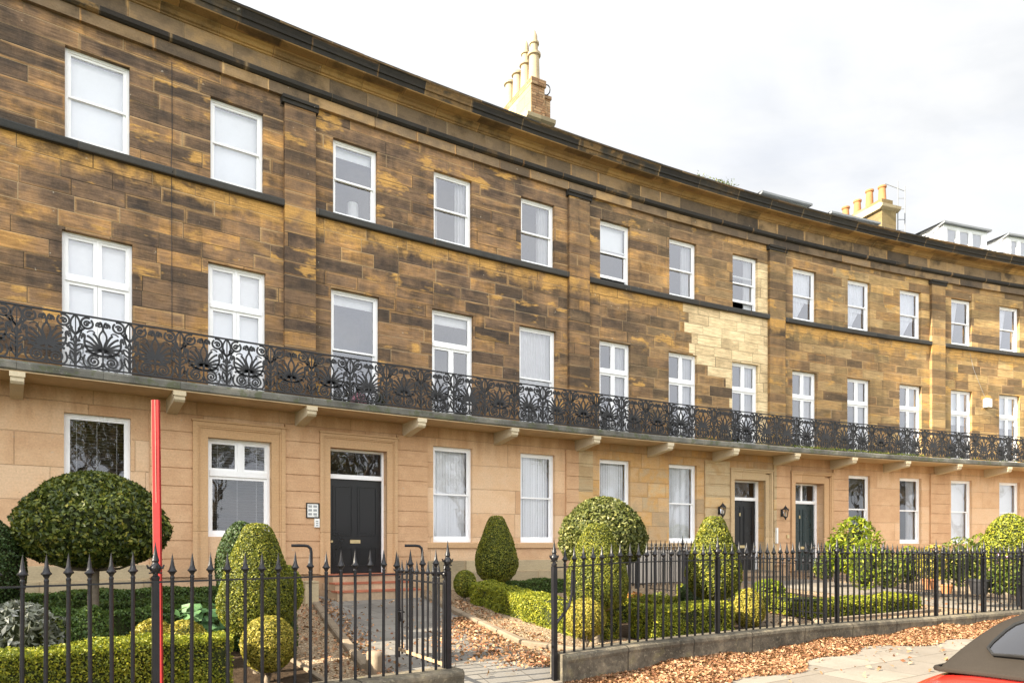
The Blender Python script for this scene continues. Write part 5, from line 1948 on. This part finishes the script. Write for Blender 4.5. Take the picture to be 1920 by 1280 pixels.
def hedge(pts, wd, h, leafm, size, label, dens=1.7, amp=.025, name='box_hedge', group='low clipped hedges', cat='hedge'):
    P, N = [], []
    core = MB()
    hw = wd / 2
    tot = 0
    for i, (p, q) in enumerate(zip(pts, pts[1:])):
        A, B = Vector(F(*p, zg(*p))), Vector(F(*q, zg(*q)))
        dv = B - A
        L = hypot(dv.x, dv.y)
        u = np.array([dv.x / L, dv.y / L, 0])
        v = np.array([-u[1], u[0], 0])
        slope = (B.z - A.z) / L
        e0, e1 = (-hw if i > 0 else 0), (hw if i < len(pts) - 2 else 0)
        L0, L1 = e0, L + e1
        LL = L1 - L0
        faces = [('top', LL * wd), ('l', LL * h), ('r', LL * h), ('e0', wd * h), ('e1', wd * h)]
        for nm, ar in faces:
            n = int(dens * ar / (.30 * size * size))
            if n < 1:
                continue
            a, c = rng.uniform(0, 1, n), rng.uniform(0, 1, n)
            if nm == 'top':
                x, y, z = L0 + a * LL, (c - .5) * wd, np.full(n, h)
                nn = np.array([0, 0, 1.0])
                x_ = x
            elif nm in 'lr':
                sg = 1 if nm == 'l' else -1
                x, y, z = L0 + a * LL, np.full(n, sg * hw), c * h
                nn = v * sg
            else:
                x = np.full(n, L0 if nm == 'e0' else L1)
                y, z = (a - .5) * wd, c * h
                nn = u * (-1 if nm == 'e0' else 1)
            bump_ = amp * (np.sin(x * 5.1 + z * 3) + .6 * np.sin(x * 11.3 + y * 9) + .5 * np.sin(z * 13 + x * 3 + y * 7))
            off = bump_ + rng.uniform(-.035, .012, n)
            # rounded shoulders
            r = .05
            W_ = np.array([A.x, A.y, A.z])[None, :] + x[:, None] * u + y[:, None] * v + nn[None, :] * off[:, None]
            W_[:, 2] += z + slope * x
            if nm == 'top':
                ed = np.clip(1 - (hw - np.abs(y)) / r, 0, 1)
                W_[:, 2] -= ed ** 2 * .03
            elif nm in 'lr':
                ed = np.clip(1 - (h - z) / r, 0, 1)
                W_ -= nn[None, :] * (ed ** 2 * .03)[:, None]
            P.append(W_)
            N.append(np.repeat(nn[None, :], n, 0))
        ins = .035
        core.box(tuple(A + dv * .5 + Vector((u[0] * (e1 + e0) / 2, u[1] * (e1 + e0) / 2, h / 2 - .02))), (LL / 2 - ins, hw - ins, h / 2 - .02), atan2(dv.y, dv.x))
    P = np.concatenate(P)
    N = np.concatenate(N)
    o = leaf_obj(name, P, N, size, [leafm, M_CORE], None, core, .8, .62)
    return tag(o, label, cat, group)


hedge([(-4.4, 7.62), (.52, 7.62)], .50, .63, L_BOX, .025, 'long square-cut hedge right behind the left railings, sunlit along its top')
hedge([(-2.8, .95), (3.15, .95)], .5, .36, L_BOXD, .045, 'back hedge along the house wall behind the dome-clipped tree')
hedge([(-1.9, 2.9), (1.6, 2.9)], .40, .40, L_BOXD, .042, 'middle hedge crossing behind the trunk of the dome-clipped tree')
hedge([(-.95, 5.1), (1.35, 5.1), (1.5, 6.3)], .42, .58, L_BOXD, .036, 'hedge curving round the planting between the trunk and the front hedge')
hedge([(6.95, 2.5), (6.42, 7.1)], .62, .43, L_BOX, .034, 'sunlit hedge running back along the gravel right of the path')
hedge([(7.0, 7.35), (8.75, 7.40)], .62, .50, L_BOX, .032, 'hedge behind the right railings between the two clipped yews')
hedge([(7.2, 5.7), (9.3, 5.7)], .5, .40, L_BOX, .036, 'hedge just beyond the broad yew, its top in full sun')
hedge([(7.9, 1.35), (11.1, 1.35)], .42, .30, L_BOXD, .045, 'dark low hedge along the wall under the vertical-blind windows')
hedge([(12.1, 3.4), (12.1, 6.8), (15.1, 6.8)], .75, .30, L_BOX, .038, 'low L-shaped hedge in the garden of the farther black door')


def bush(name, X, Y, z0, R, H, leafm, size, n, label, prof=EGG, cat='shrub', aspect=.4, tilt=1.1, inset=.22, amp=.10, ph=0.0, droop=.6, group='garden shrubs', core_k=.55):
    P, N = revolve_points(prof, R, H, n, amp, ph, inset)
    P = P * np.array([1, 1, 1]) + np.array([X, Y, z0 + ZE])
    core = MB()
    pr = [(np.interp(t, [p[0] for p in prof], [p[1] for p in prof]) * R * core_k, H * (.05 + t * .8)) for t in np.linspace(0, 1, 8)]
    pr[0] = (0.0, pr[0][1]); pr[-1] = (0.0, pr[-1][1])
    core.lathe((X, Y, z0 + ZE), pr, 12)
    o = leaf_obj(name, P, N, size, [leafm, M_CORE], None, core, tilt, aspect, droop=droop)
    return tag(o, label, cat, group)


def gz_at(X, Y):
    return zg(*sd_of(X, Y))


Y = 7.6; bush('sage_plant', px(30, Y), Y, gz_at(px(30, Y), Y), .42, .80, L_SAGE, .10, 1500, 'silver-leaved sage plant behind the railings at the left edge', ph=1.0, aspect=.35, droop=-.3)
Y = 7.7; bush('sage_plant', px(75, Y), Y + .25, gz_at(px(75, Y), Y), .26, .60, L_SAGE, .09, 700, 'smaller silver-leaved plant right of the one at the left edge', ph=2.2, aspect=.35, droop=-.3)
Y = 8.0; bush('clipped_shrub', px(170, Y), Y, gz_at(px(170, Y), Y), .26, .72, L_BOXD, .036, 5000, 'dark green mound of box in the middle of the left bed', prof=DOME, amp=.03, inset=.06, aspect=.6, core_k=.9, droop=0)
Y = 7.9; bush('golden_shrub', px(95, Y), Y, gz_at(px(95, Y), Y), .26, .60, L_MIX, .05, 1200, 'yellow-green plant between the sage and the dark box mound', ph=3, aspect=.5)
Y = 8.0; bush('golden_shrub', px(285, Y), Y, gz_at(px(285, Y), Y), .27, .58, L_GOLD, .036, 3200, 'golden low shrub just behind the front hedge beside the red post', prof=DOME, inset=.12, amp=.06, core_k=.8, aspect=.5)
Y = 8.1; bush('golden_shrub', px(345, Y), Y, gz_at(px(345, Y), Y), .30, .56, L_GOLD, .036, 3500, 'golden low shrub below the broad-leaved plant', prof=DOME, inset=.12, amp=.06, core_k=.8, aspect=.5, ph=2)
Y = 8.7
for k, (x_, y_, r_) in enumerate(((352, 1152, .16), (388, 1150, .15), (400, 1120, .13), (372, 1168, .12), (336, 1160, .12))):
    pass
P_, N_ = [], []
for k in range(90):
    a = rng.uniform(0, 2 * pi)
    r_ = rng.uniform(.05, .30)
    P_.append((px(375, Y) + r_ * cos(a), Y + r_ * sin(a) * .8, gz_at(px(375, Y), Y) + ZE + .28 + rng.uniform(0, .36)))
    N_.append((cos(a) * .5, sin(a) * .5 - .35, .7))
tag(leaf_obj('broad_leaved_plant', np.array(P_), np.array(N_), .13, [L_BIG, M_CORE], None, None, .35, .85), 'plant with broad rounded green leaves between the red post and the yew cone', 'plant')
bush('clipped_shrub', px(1293, 13.2), 13.2, gz_at(px(1293, 13.2), 13.2), .22, .62, L_YEWD, .04, 2200, 'added dark ball standing for the shadow behind the yew by the farther black door', prof=BALL, inset=.06, amp=.03, core_k=.9, aspect=.6, droop=0)  # dark shrub put in where only a ball's shadow falls
bush('orange_plant', px(1190, 12.6), 12.6, gz_at(px(1190, 12.6), 12.6), .30, .50, L_ORA, .06, 500, 'orange-leaved plant behind the sunlit hedge', ph=1)
bush('orange_plant', px(1237, 13.4), 13.4, gz_at(px(1237, 13.4), 13.4), .25, .42, L_MIX, .06, 500, 'low green plant beside the orange-leaved one', ph=1)
bush('lime_shrub', px(1603, 19), 19, zpx(1075, 19), .68, 1.55, L_LIME, .17, 1100, 'bright lime-green shrub with long fingered leaves right of the green door', prof=DOME, aspect=.28, inset=.3, ph=.5, core_k=.4)
bush('lime_shrub', px(1570, 19.6), 19.6, zpx(1072, 19.6), .34, 1.05, L_MIX, .15, 450, 'darker green fingered shrub left of the lime-green one', aspect=.3, ph=1.5)
for k, (x_, yt, yb, Y_, R_, lm, lab) in enumerate((
        (1622, 1010, 1105, 17.2, .42, L_LIME, 'yellow-green plant below the lime-green shrub'),
        (1665, 1030, 1100, 17.0, .36, L_MIX, 'leafy green plant right of the path to the green door'),
        (1705, 1022, 1092, 17.8, .34, L_LIME, 'yellow-green plant before the sunlit sash window'),
        (1752, 1020, 1088, 17.0, .40, L_GOLD, 'golden shrub in the pot by the far end of the railings'),
        (1800, 1005, 1098, 16.4, .46, L_MIX, 'bushy green shrub left of the large rounded bush'),
        (1838, 1000, 1085, 17.3, .42, L_LIME, 'yellow-green shrub touching the large rounded bush'),
        (1868, 1050, 1112, 15.0, .32, L_MIX, 'low green plant under the large rounded bush'),
        (1908, 1040, 1115, 14.6, .34, L_MIX, 'green plant at the right edge above the car roof'),
        (1440, 1085, 1118, 15.6, .34, L_LIME, 'sunlit low plant below the farther black door'),
        (1545, 1040, 1085, 19.3, .26, L_MIX, 'small green plant at the foot of the green door'))):
    bush('garden_plant', px(x_, Y_), Y_, zpx(yb, Y_), R_, (yb - yt) * Y_ / 1298.3, lm, .085, 900, lab, ph=k * 1.7, aspect=.4, inset=.2)
for k, (x_, yb, Y_, r_, m_, lab) in enumerate(((1742, 1104, 16.9, .17, M_TERRA, 'terracotta pot under the golden shrub'), (1775, 1112, 15.4, .13, M_TERRA, 'small terracotta pot behind the far railings'),
                                              (1836, 1113, 15.0, .22, M_IRON2, 'dark square-looking planter behind the far railings'))):
    b = MB()
    z_ = zpx(yb, Y_) + ZE
    b.lathe((px(x_, Y_), Y_, z_), [(.0, 0), (r_ * .68, 0), (r_ * .92, r_ * 1.25), (r_ * 1.02, r_ * 1.27), (r_ * 1.02, r_ * 1.5), (r_ * .88, r_ * 1.5), (r_ * .8, r_ * 1.2), (0, r_ * 1.2)], 18)
    tag(smooth(obj('plant_pot', b, m_)), lab, 'plant pot')
# petals near the right edge
pp = np.stack([px(1895, 15.6) + rng.normal(0, .25, 60), 15.6 + rng.normal(0, .15, 60), ZE + zpx(1063, 15.6) + rng.normal(0, .14, 60)], 1)
o = leaf_obj('pink_flowers', pp, np.tile([0, -1., .5], (60, 1)), .07, [M_PETAL, M_CORE], None, None, .8, .9)
tag(o, 'pink flowers in the right-hand garden behind the railings', 'flowers')
# weeds on the cornice
pp = []
for k in range(420):
    s_ = 15.0 + 1.7 * rng.uniform() ** .8
    pp.append(F(s_, .30 + rng.uniform(-.2, .2), 10.84 + abs(rng.normal(0, .09)) * (1.3 if s_ > 16.1 else .8)))
o = leaf_obj('roof_weeds', np.array(pp), np.tile([0, -.5, .8], (420, 1)), .09, [L_MIX, M_CORE], None, None, 1.0, .3)
tag(o, 'grass and weeds growing along the top of the cornice', 'weeds', kind='stuff')
# moss on the balcony edge
pp, nn = [], []
for k in range(1500):
    s_ = rng.uniform(18.6, 24.5) if k % 4 else rng.uniform(14, 30)
    pp.append(F(s_, .86 + rng.uniform(-.05, .07), 3.085 + abs(rng.normal(0, .02))))
    nn.append((.4, -.8, .6))
o = leaf_obj('balcony_moss', np.array(pp), np.array(nn), .05, [L_MIX, M_CORE], None, None, 1.0, .5)
tag(o, 'moss growing along the edge of the balcony', 'moss', kind='stuff')

bush('balcony_flowers', *F(4.95, .42, 0)[:2], 3.08, .16, .30, M_PETAL, .06, 160, 'pink flowers standing on the balcony behind the ironwork', cat='flowers', aspect=.9)
bush('balcony_plant', *F(5.4, .45, 0)[:2], 3.08, .16, .36, L_SAGE, .07, 160, 'grey-green plant on the balcony beside the pink flowers', cat='plant')
# soil beds
def bed(s0, s1, d0, d1, lift=.012):
    return sheet('flower_bed', s0, s1, d0, d1, G_SOIL, lift, nd=10)


bed(-5, 1.62, .4, 7.95)
bed(6.9, 9.9, 5.2, 8.0)
bed(11.6, 15.4, 3.2, 7.3)
edging('bed_edging', [(-4, 7.98), (1.62, 7.98), (1.66, 1.2)], 'thin edging round the left bed', .05, .06, seglen=1.2)
edging('bed_edging', [(6.95, 8.03), (9.9, 8.03), (9.95, 5.2)], 'thin edging round the bed of the right-hand yews', .05, .07, seglen=1.2)
edging('bed_edging', [(11.55, 7.35), (15.5, 7.35)], 'pale edging in front of the low L-shaped hedge', .07, .09, seglen=1.2)
sheet('garden_path', 16.3, 19.4, .7, 8.3, G_FLAGS, .01)
for k, (s_, d_) in enumerate(((9.75, 7.55), (10.6, 7.4), (11.0, 7.75), (7.15, 8.1))):
    b = MB()
    c = Vector(F(s_, d_, zg(s_, d_)))
    b.lathe(c, [(0, -.03), (.20, -.02), (.19, .08), (.12, .15), (.0, .17)], 7, .7)
    o = obj('garden_rock', b, M_KERB)
    md = o.modifiers.new('sub', 'SUBSURF'); md.levels = 1; md.render_levels = 2
    tag(o, ['rough stone beside the golden egg-shaped ball', 'larger rough stone on the gravel past the golden ball', 'low rough stone behind the railings past the golden ball', 'small stone at the foot of the hedge by the broad yew'][k], 'rock', 'rocks')


# ------------------------------------------------------------------ fallen leaves
def litter(name, sd_list, size, label, lift=0.012, hfun=None, base=None):
    P = []
    for s, d in sd_list:
        z = zg(s, d) + lift + (hfun(s, d) if hfun else 0) * 1.0
        P.append(F(s, d, z + rng.uniform(0, .025)))
    P = np.array(P)
    N = np.tile([0, 0, 1.0], (len(P), 1))
    o = leaf_obj(name, P, N, size, [L_FALL, L_FALL], None, base, .6, .58, .6, randu=rng.beta(2.0, 1.7, len(P)))
    return tag(o, label, 'fallen leaves', kind='stuff')


def drift_h(s, d):
    w_ = .72 - .045 * clampf(s - 5, 0, 8) + .18 * sin(s * 1.1) + .12 * sin(s * 3.3 + 1)
    t = clampf((d - 8.66) / w_, 0, 1)
    return (.075 + .03 * sin(s * 2.1) + .015 * sin(s * 5.3)) * (1 - t) ** 1.1 * clampf((s - 4.2) / 1.6, .15, 1)


pts = []
for k in range(46000):
    s = rng.uniform(4.3, 19)
    w_ = .72 - .045 * clampf(s - 5, 0, 8) + .18 * sin(s * 1.1) + .12 * sin(s * 3.3 + 1)
    d = 8.66 + abs(rng.beta(1.0, 1.5)) * w_ * 1.12
    pts.append((s, d))
base = MB()
for i in range(280):
    for j in range(8):
        a, c = 4.3 + i * .0525, 4.3 + (i + 1) * .0525
        w_ = .72 - .045 * clampf(a - 5, 0, 8) + .18 * sin(a * 1.1) + .12 * sin(a * 3.3 + 1)
        e, g = 8.66 + w_ * j / 8, 8.66 + w_ * (j + 1) / 8
        u_ = (random.betavariate(2, 2), .5)
        base.face([F(a, g, zg(a, g) + drift_h(a, g) - .012), F(c, g, zg(c, g) + drift_h(c, g) - .012), F(c, e, zg(c, e) + drift_h(c, e) - .012), F(a, e, zg(a, e) + drift_h(a, e) - .012)], [u_] * 4)
litter('leaf_drift', pts, .054, 'deep drift of dry brown leaves along the foot of the garden wall', .0, drift_h, base)
pts = []
for k in range(2700):                       # inside the gateway, against the right edging
    d = rng.uniform(4.3, 8.15)
    cr = path_edges(d)[1]
    wd_ = .35 + 1.0 * clampf((d - 4.5) / 1.6, 0, 1) * (1 if d < 7.3 else clampf((8.3 - d), .25, 1))
    pts.append((cr - abs(rng.normal(0, .5)) * wd_, d))
for k in range(900):                       # right gravel strip
    d = rng.uniform(2.0, 7.9)
    pts.append((path_edges(d)[1] + rng.uniform(.05, .7), d))
for k in range(800):                       # against the left edging and on the gravel beyond it
    d = rng.uniform(.8, 8.2)
    pts.append((path_edges(d)[0] + abs(rng.normal(0, .22)), d))
for k in range(500):
    d = rng.uniform(.8, 8.1)
    pts.append((path_edges(d)[0] - .1 - abs(rng.normal(0, .4)), d))
for k in range(500):
    pts.append((rng.uniform(2, 7), rng.uniform(.8, 8.3)))
for k in range(700):
    pts.append((rng.uniform(9.5, 20), rng.uniform(4.5, 8.2)))
litter('path_leaves', pts, .052, 'brown leaves scattered over the garden path and gravel')
pts = [(rng.uniform(1, 18), 8.7 + rng.exponential(.6)) for k in range(650)]
litter('pavement_leaves', [p for p in pts if p[1] < 11.8], .06, 'single brown leaves lying on the pavement')


# ------------------------------------------------------------------ the parked convertible
HD_ = atan2(.53, .85)
CO = Vector((4.34, 4.68, 0))
CAR = thing('parked_car', (CO.x, CO.y, ZE - 1.755), 'red convertible with a closed grey-brown soft top, parked at the bottom right', 'car')
CM = Matrix.Translation((CO.x, CO.y, ZE - 1.755)) @ Matrix.Rotation(HD_, 4, 'Z')


def car_loft(rows, mats, name, par, closed_ends=True, sub=1, mirror=True, mi=None):
    """rows: list of lists of (x,y,z) half sections, y>=0; mirrored"""
    b = MB()
    full = []
    for r in rows:
        full.append([Vector(p) for p in r] + [Vector((p[0], -p[1], p[2])) for p in reversed(r)])
    m = len(full[0])
    for i in range(len(full) - 1):
        for k in range(m - 1):
            b.face([CM @ full[i][k], CM @ full[i + 1][k], CM @ full[i + 1][k + 1], CM @ full[i][k + 1]])
    if closed_ends:
        b.face([CM @ p for p in full[0]])
        b.face([CM @ p for p in reversed(full[-1])])
    o = obj(name, b, mats, par)
    smooth(o, angle=50)
    if sub:
        md = o.modifiers.new('sub', 'SUBSURF')
        md.levels = 1
        md.render_levels = 2
    return o


def carpaint():
    m_, t = mat('red_car_paint')
    t.out(t.bsdf((0.62, 0.035, 0.022), 0.28, 0.5, **{'Coat Weight': 0.8, 'Coat Roughness': 0.06}))
    return m_


def softtop_mat():
    m_, t = mat('soft_top_cloth')
    p = t.obj()
    n = t.noise(p, 3.0, 4.0, 0.6)
    wv = t.noise(p, 260.0, 2.0, 0.5)
    c = t.mix(n, (0.026, 0.0215, 0.0175), (0.040, 0.034, 0.028))
    g = t.mr(wv, .3, .7, .85, 1.15)
    c = t.mix(1.0, c, t.xyz(g, g, g), 'MULTIPLY')
    t.out(t.bsdf(c, 0.95, 0.1, t.bump(wv, .3, .002)))
    return m_


M_CAR = carpaint()
M_SOFT = softtop_mat()


def sec(x, hw, zlow, zsh, ztop, k=1.0):
    return [(x, hw * .86 * k, zlow), (x, hw * .985, zlow + .10), (x, hw, (zlow + zsh) / 2), (x, hw * .985, zsh - .06), (x, hw * .93, zsh), (x, hw * .70, ztop), (x, hw * .35, ztop + .012), (x, 0.0, ztop + .016)]


rows = [sec(-2.06, .68, .34, .66, .69), sec(-2.02, .76, .28, .76, .80), sec(-1.86, .81, .25, .83, .89), sec(-1.5, .84, .22, .88, .955), sec(-1.0, .86, .20, .91, .98), sec(-.4, .86, .19, .90, .93), sec(.3, .86, .19, .89, .93),
        sec(.8, .86, .20, .88, .95), sec(1.3, .85, .21, .84, .88), sec(1.75, .82, .23, .76, .79), sec(2.02, .74, .27, .66, .68), sec(2.10, .62, .32, .58, .60)]
BODY = car_loft(rows, M_CAR, 'body', CAR)


def tsec(x, hb, zb_, hm, zm, ht, zt_):
    return [(x, hb, zb_), (x, (hb + hm) / 2 + .01, (zb_ + zm) / 2), (x, hm, zm), (x, ht, zt_ - .035), (x, ht * .72, zt_), (x, ht * .36, zt_ + .012), (x, 0, zt_ + .016)]


rows = [tsec(-1.46, .66, .955, .64, .965, .60, .975), tsec(-1.40, .69, .955, .655, 1.0, .60, 1.02), tsec(-1.15, .72, .95, .65, 1.11, .56, 1.16), tsec(-.88, .73, .94, .64, 1.20, .53, 1.285),
        tsec(-.62, .735, .94, .64, 1.24, .53, 1.335), tsec(-.1, .735, .93, .64, 1.25, .54, 1.35), tsec(.35, .73, .92, .64, 1.22, .54, 1.325), tsec(.5, .72, .92, .64, 1.20, .53, 1.30)]
TOP = car_loft(rows, M_SOFT, 'soft_top', CAR)
# rear window, set just proud of the cloth
b = MB()
def rw(u, v):
    # u across -1..1, v up 0..1
    x = -1.335 + v * .43
    z = 1.058 + v * .205
    r = 1 - .10 * v
    k = abs(u)
    return CM @ Vector((x - .030 + .055 * k ** 2.5, u * .49 * r, z + .040 - .028 * k ** 2.2))
nu, nv = 16, 6
def corner(u, v):
    m_ = 1 - .30 * max(0, abs(v - .5) * 2 - .45) ** 2 * 2
    return rw(u * m_, v)
for i in range(nu):
    for j in range(nv):
        a, c = -1 + 2 * i / nu, -1 + 2 * (i + 1) / nu
        e, g = j / nv, (j + 1) / nv
        b.face([corner(c, e), corner(a, e), corner(a, g), corner(c, g)])
RWIN = obj('rear_window', b, glass_mat('dark_car_glass', .9, .55), TOP)
smooth(RWIN, angle=60)
b = MB()
loop = [corner(-1 + 2 * i / 16, 0) for i in range(17)] + [corner(1, j / 6) for j in range(1, 7)] + [corner(1 - 2 * i / 16, 1) for i in range(1, 17)] + [corner(-1, 1 - j / 6) for j in range(1, 7)]
b.tube([p + Vector((0, 0, .004)) for p in loop], .009, 5, caps=False)
smooth(obj('window_seal', b, M_TYRE, RWIN), angle=60)
for sg in (1, -1):
    b = MB()
    c_ = CM @ Vector((-.62, sg * .36, 0))
    for (z0_, z1_, hw_, dx_) in ((.45, .98, .22, .07), (1.00, 1.14, .12, .045)):
        b.box(CM @ Vector((-.60, sg * .36, (z0_ + z1_) / 2)), (dx_, hw_, (z1_ - z0_) / 2), HD_)
    so = obj('seat', b, M_TYRE, CAR)
    md = so.modifiers.new('bev', 'BEVEL'); md.width = .03; md.segments = 2
# hem of the hood over the body, side seams
b = MB()
hem = [(-.9, .745, .945), (-1.2, .74, .955), (-1.40, .705, .963), (-1.475, .64, .970), (-1.50, .40, .985), (-1.505, 0, .992), (-1.50, -.40, .985), (-1.475, -.64, .970), (-1.40, -.705, .963), (-1.2, -.74, .955), (-.9, -.745, .945)]
b.tube([CM @ Vector(p) for p in hem], .018, 6)
smooth(obj('hood_hem', b, M_SOFT, TOP), angle=60)
for sg in (1, -1):
    b = MB()
    b.tube([CM @ Vector(p) for p in ((-1.36, sg * .60, .985), (-1.15, sg * .58, 1.09), (-.9, sg * .555, 1.20), (-.7, sg * .54, 1.255))], .006, 5)
    obj('seam', b, M_TYRE, TOP)
    b = MB()
    q = [(-.72, sg * .715, .99), (.40, sg * .715, .97), (.32, sg * .655, 1.19), (-.60, sg * .655, 1.20)]
    b.face([CM @ Vector(p) for p in (q if sg < 0 else q[::-1])])
    obj('side_window', b, bpy.data.materials['dark_car_glass'], CAR)
    for x in (-1.28, 1.28):
        wh = MB()
        c = CM @ Vector((x, sg * .77, .31))
        Rm = CM.to_3x3() @ Matrix.Rotation(pi / 2, 3, 'X')
        def wl(b, pr, n):
            for (r0, z0), (r1, z1) in zip(pr, pr[1:]):
                for k in range(n):
                    a0, a1 = 2 * pi * k / n, 2 * pi * (k + 1) / n
                    b.face([c + Rm @ Vector((r * cos(t), r * sin(t), -sg * z)) for r, t, z in ((r0, a0, z0), (r0, a1, z0), (r1, a1, z1), (r1, a0, z1))])
        wl(wh, [(.2, -.09), (.29, -.09), (.31, -.06), (.31, .06), (.29, .09), (.2, .09)], 28)
        wo = smooth(obj('wheel', wh, M_TYRE, CAR))
        wh = MB()
        wl(wh, [(.21, .07), (.19, .05), (.06, .04), (.04, .06), (.0, .06)], 20)
        smooth(obj('rim', wh, M_ALLOY, wo))
    b = MB()
    b.box(CM @ Vector((-2.02, sg * .60, .66)), (.04, .13, .07), HD_)
    obj('tail_light', b, simple('red_lens', (.45, .01, .01), .15, .6, .02), BODY)
    b = MB()
    b.box(CM @ Vector((2.0, sg * .52, .55)), (.06, .13, .06), HD_)
    obj('headlight', b, M_ALLOY, BODY)
    b = MB()
    b.box(CM @ Vector((.42, sg * .93, .95)), (.05, .09, .05), HD_)
    obj('door_mirror', b, M_CAR, BODY)
b = MB()
b.face([CM @ Vector(p) for p in ((.56, .66, .95), (.56, -.66, .95), (.34, -.53, 1.28), (.34, .53, 1.28))])
obj('windscreen', b, bpy.data.materials['dark_car_glass'], CAR)
b = MB()
b.box(CM @ Vector((-2.075, 0, .52)), (.006, .26, .055), HD_)
obj('number_plate', b, simple('yellow_plate', (.75, .55, .05), .5, .3, .02), BODY)

# ------------------------------------------------------------------ street trees across the road (they show in the ground floor glass)
def make_tree(seed):
    r = random.Random(seed)
    b = MB()
    tips = []

    def grow(p, dv, L, rad, lev):
        n = 3
        pts = [p]
        q = p.copy()
        v = dv.copy()
        for i in range(n):
            v = (v + Vector((r.uniform(-.16, .16), r.uniform(-.16, .16), r.uniform(-.04, .12)))).normalized()
            q = q + v * L / n
            pts.append(q.copy())
        b.tube(pts, [rad * (1 - .38 * i / n) for i in range(n + 1)], 7 if lev < 2 else 4, caps=False)
        if lev >= 5:
            tips.append((q, v))
            return
        for k in range(3 if lev < 4 else 2):
            a = r.uniform(0, 2 * pi)
            sp = r.uniform(.35, .8)
            side = Vector((cos(a), sin(a), 0))
            nv = (v + side * sp + Vector((0, 0, .12))).normalized()
            grow(pts[-1] if k else pts[-1], nv, L * r.uniform(.62, .82), rad * .58, lev + 1)
    grow(Vector((0, 0, 0)), Vector((0, 0, 1)), 3.0, .24, 0)
    me = b.mesh('trunk', M_BARK)
    P = []
    for q, v in tips:
        for k in range(14):
            P.append(tuple(q + Vector((r.gauss(0, .35), r.gauss(0, .35), r.gauss(0, .3)))))
    P = np.array(P)
    lo = leaf_obj('crown', P, np.tile([0, 0, 1.], (len(P), 1)), .16, [L_TREE, M_CORE])
    cm = lo.data
    bpy.data.objects.remove(lo)
    return me, cm


TM = [make_tree(3), make_tree(11)]
for k, (s, d) in enumerate(((2, 30), (5, 27), (8, 24), (10, 30), (13, 21), (16, 27), (19, 23), (23, 20), (26, 25), (30, 20), (34, 24), (38, 20), (43, 24), (48, 20), (54, 23), (60, 19), (66, 17), (73, 14))):
    X, Y, Z = F(s, d, -1.85)
    T = thing('street_tree', (X, Y, Z), 'half-bare autumn tree across the road, mirrored in the ground floor windows', 'tree', 'trees across the road')
    me, cm = TM[k % 2]
    for nm, m_ in (('trunk', me), ('crown', cm)):
        o = bpy.data.objects.new(nm, m_)
        SC.collection.objects.link(o)
        o.parent = T
    T.rotation_euler = (0, 0, k * 1.3)
    q = 1.0 + .12 * sin(k * 2.1)
    T.scale = (q, q, q)
SC.render.engine = 'CYCLES'
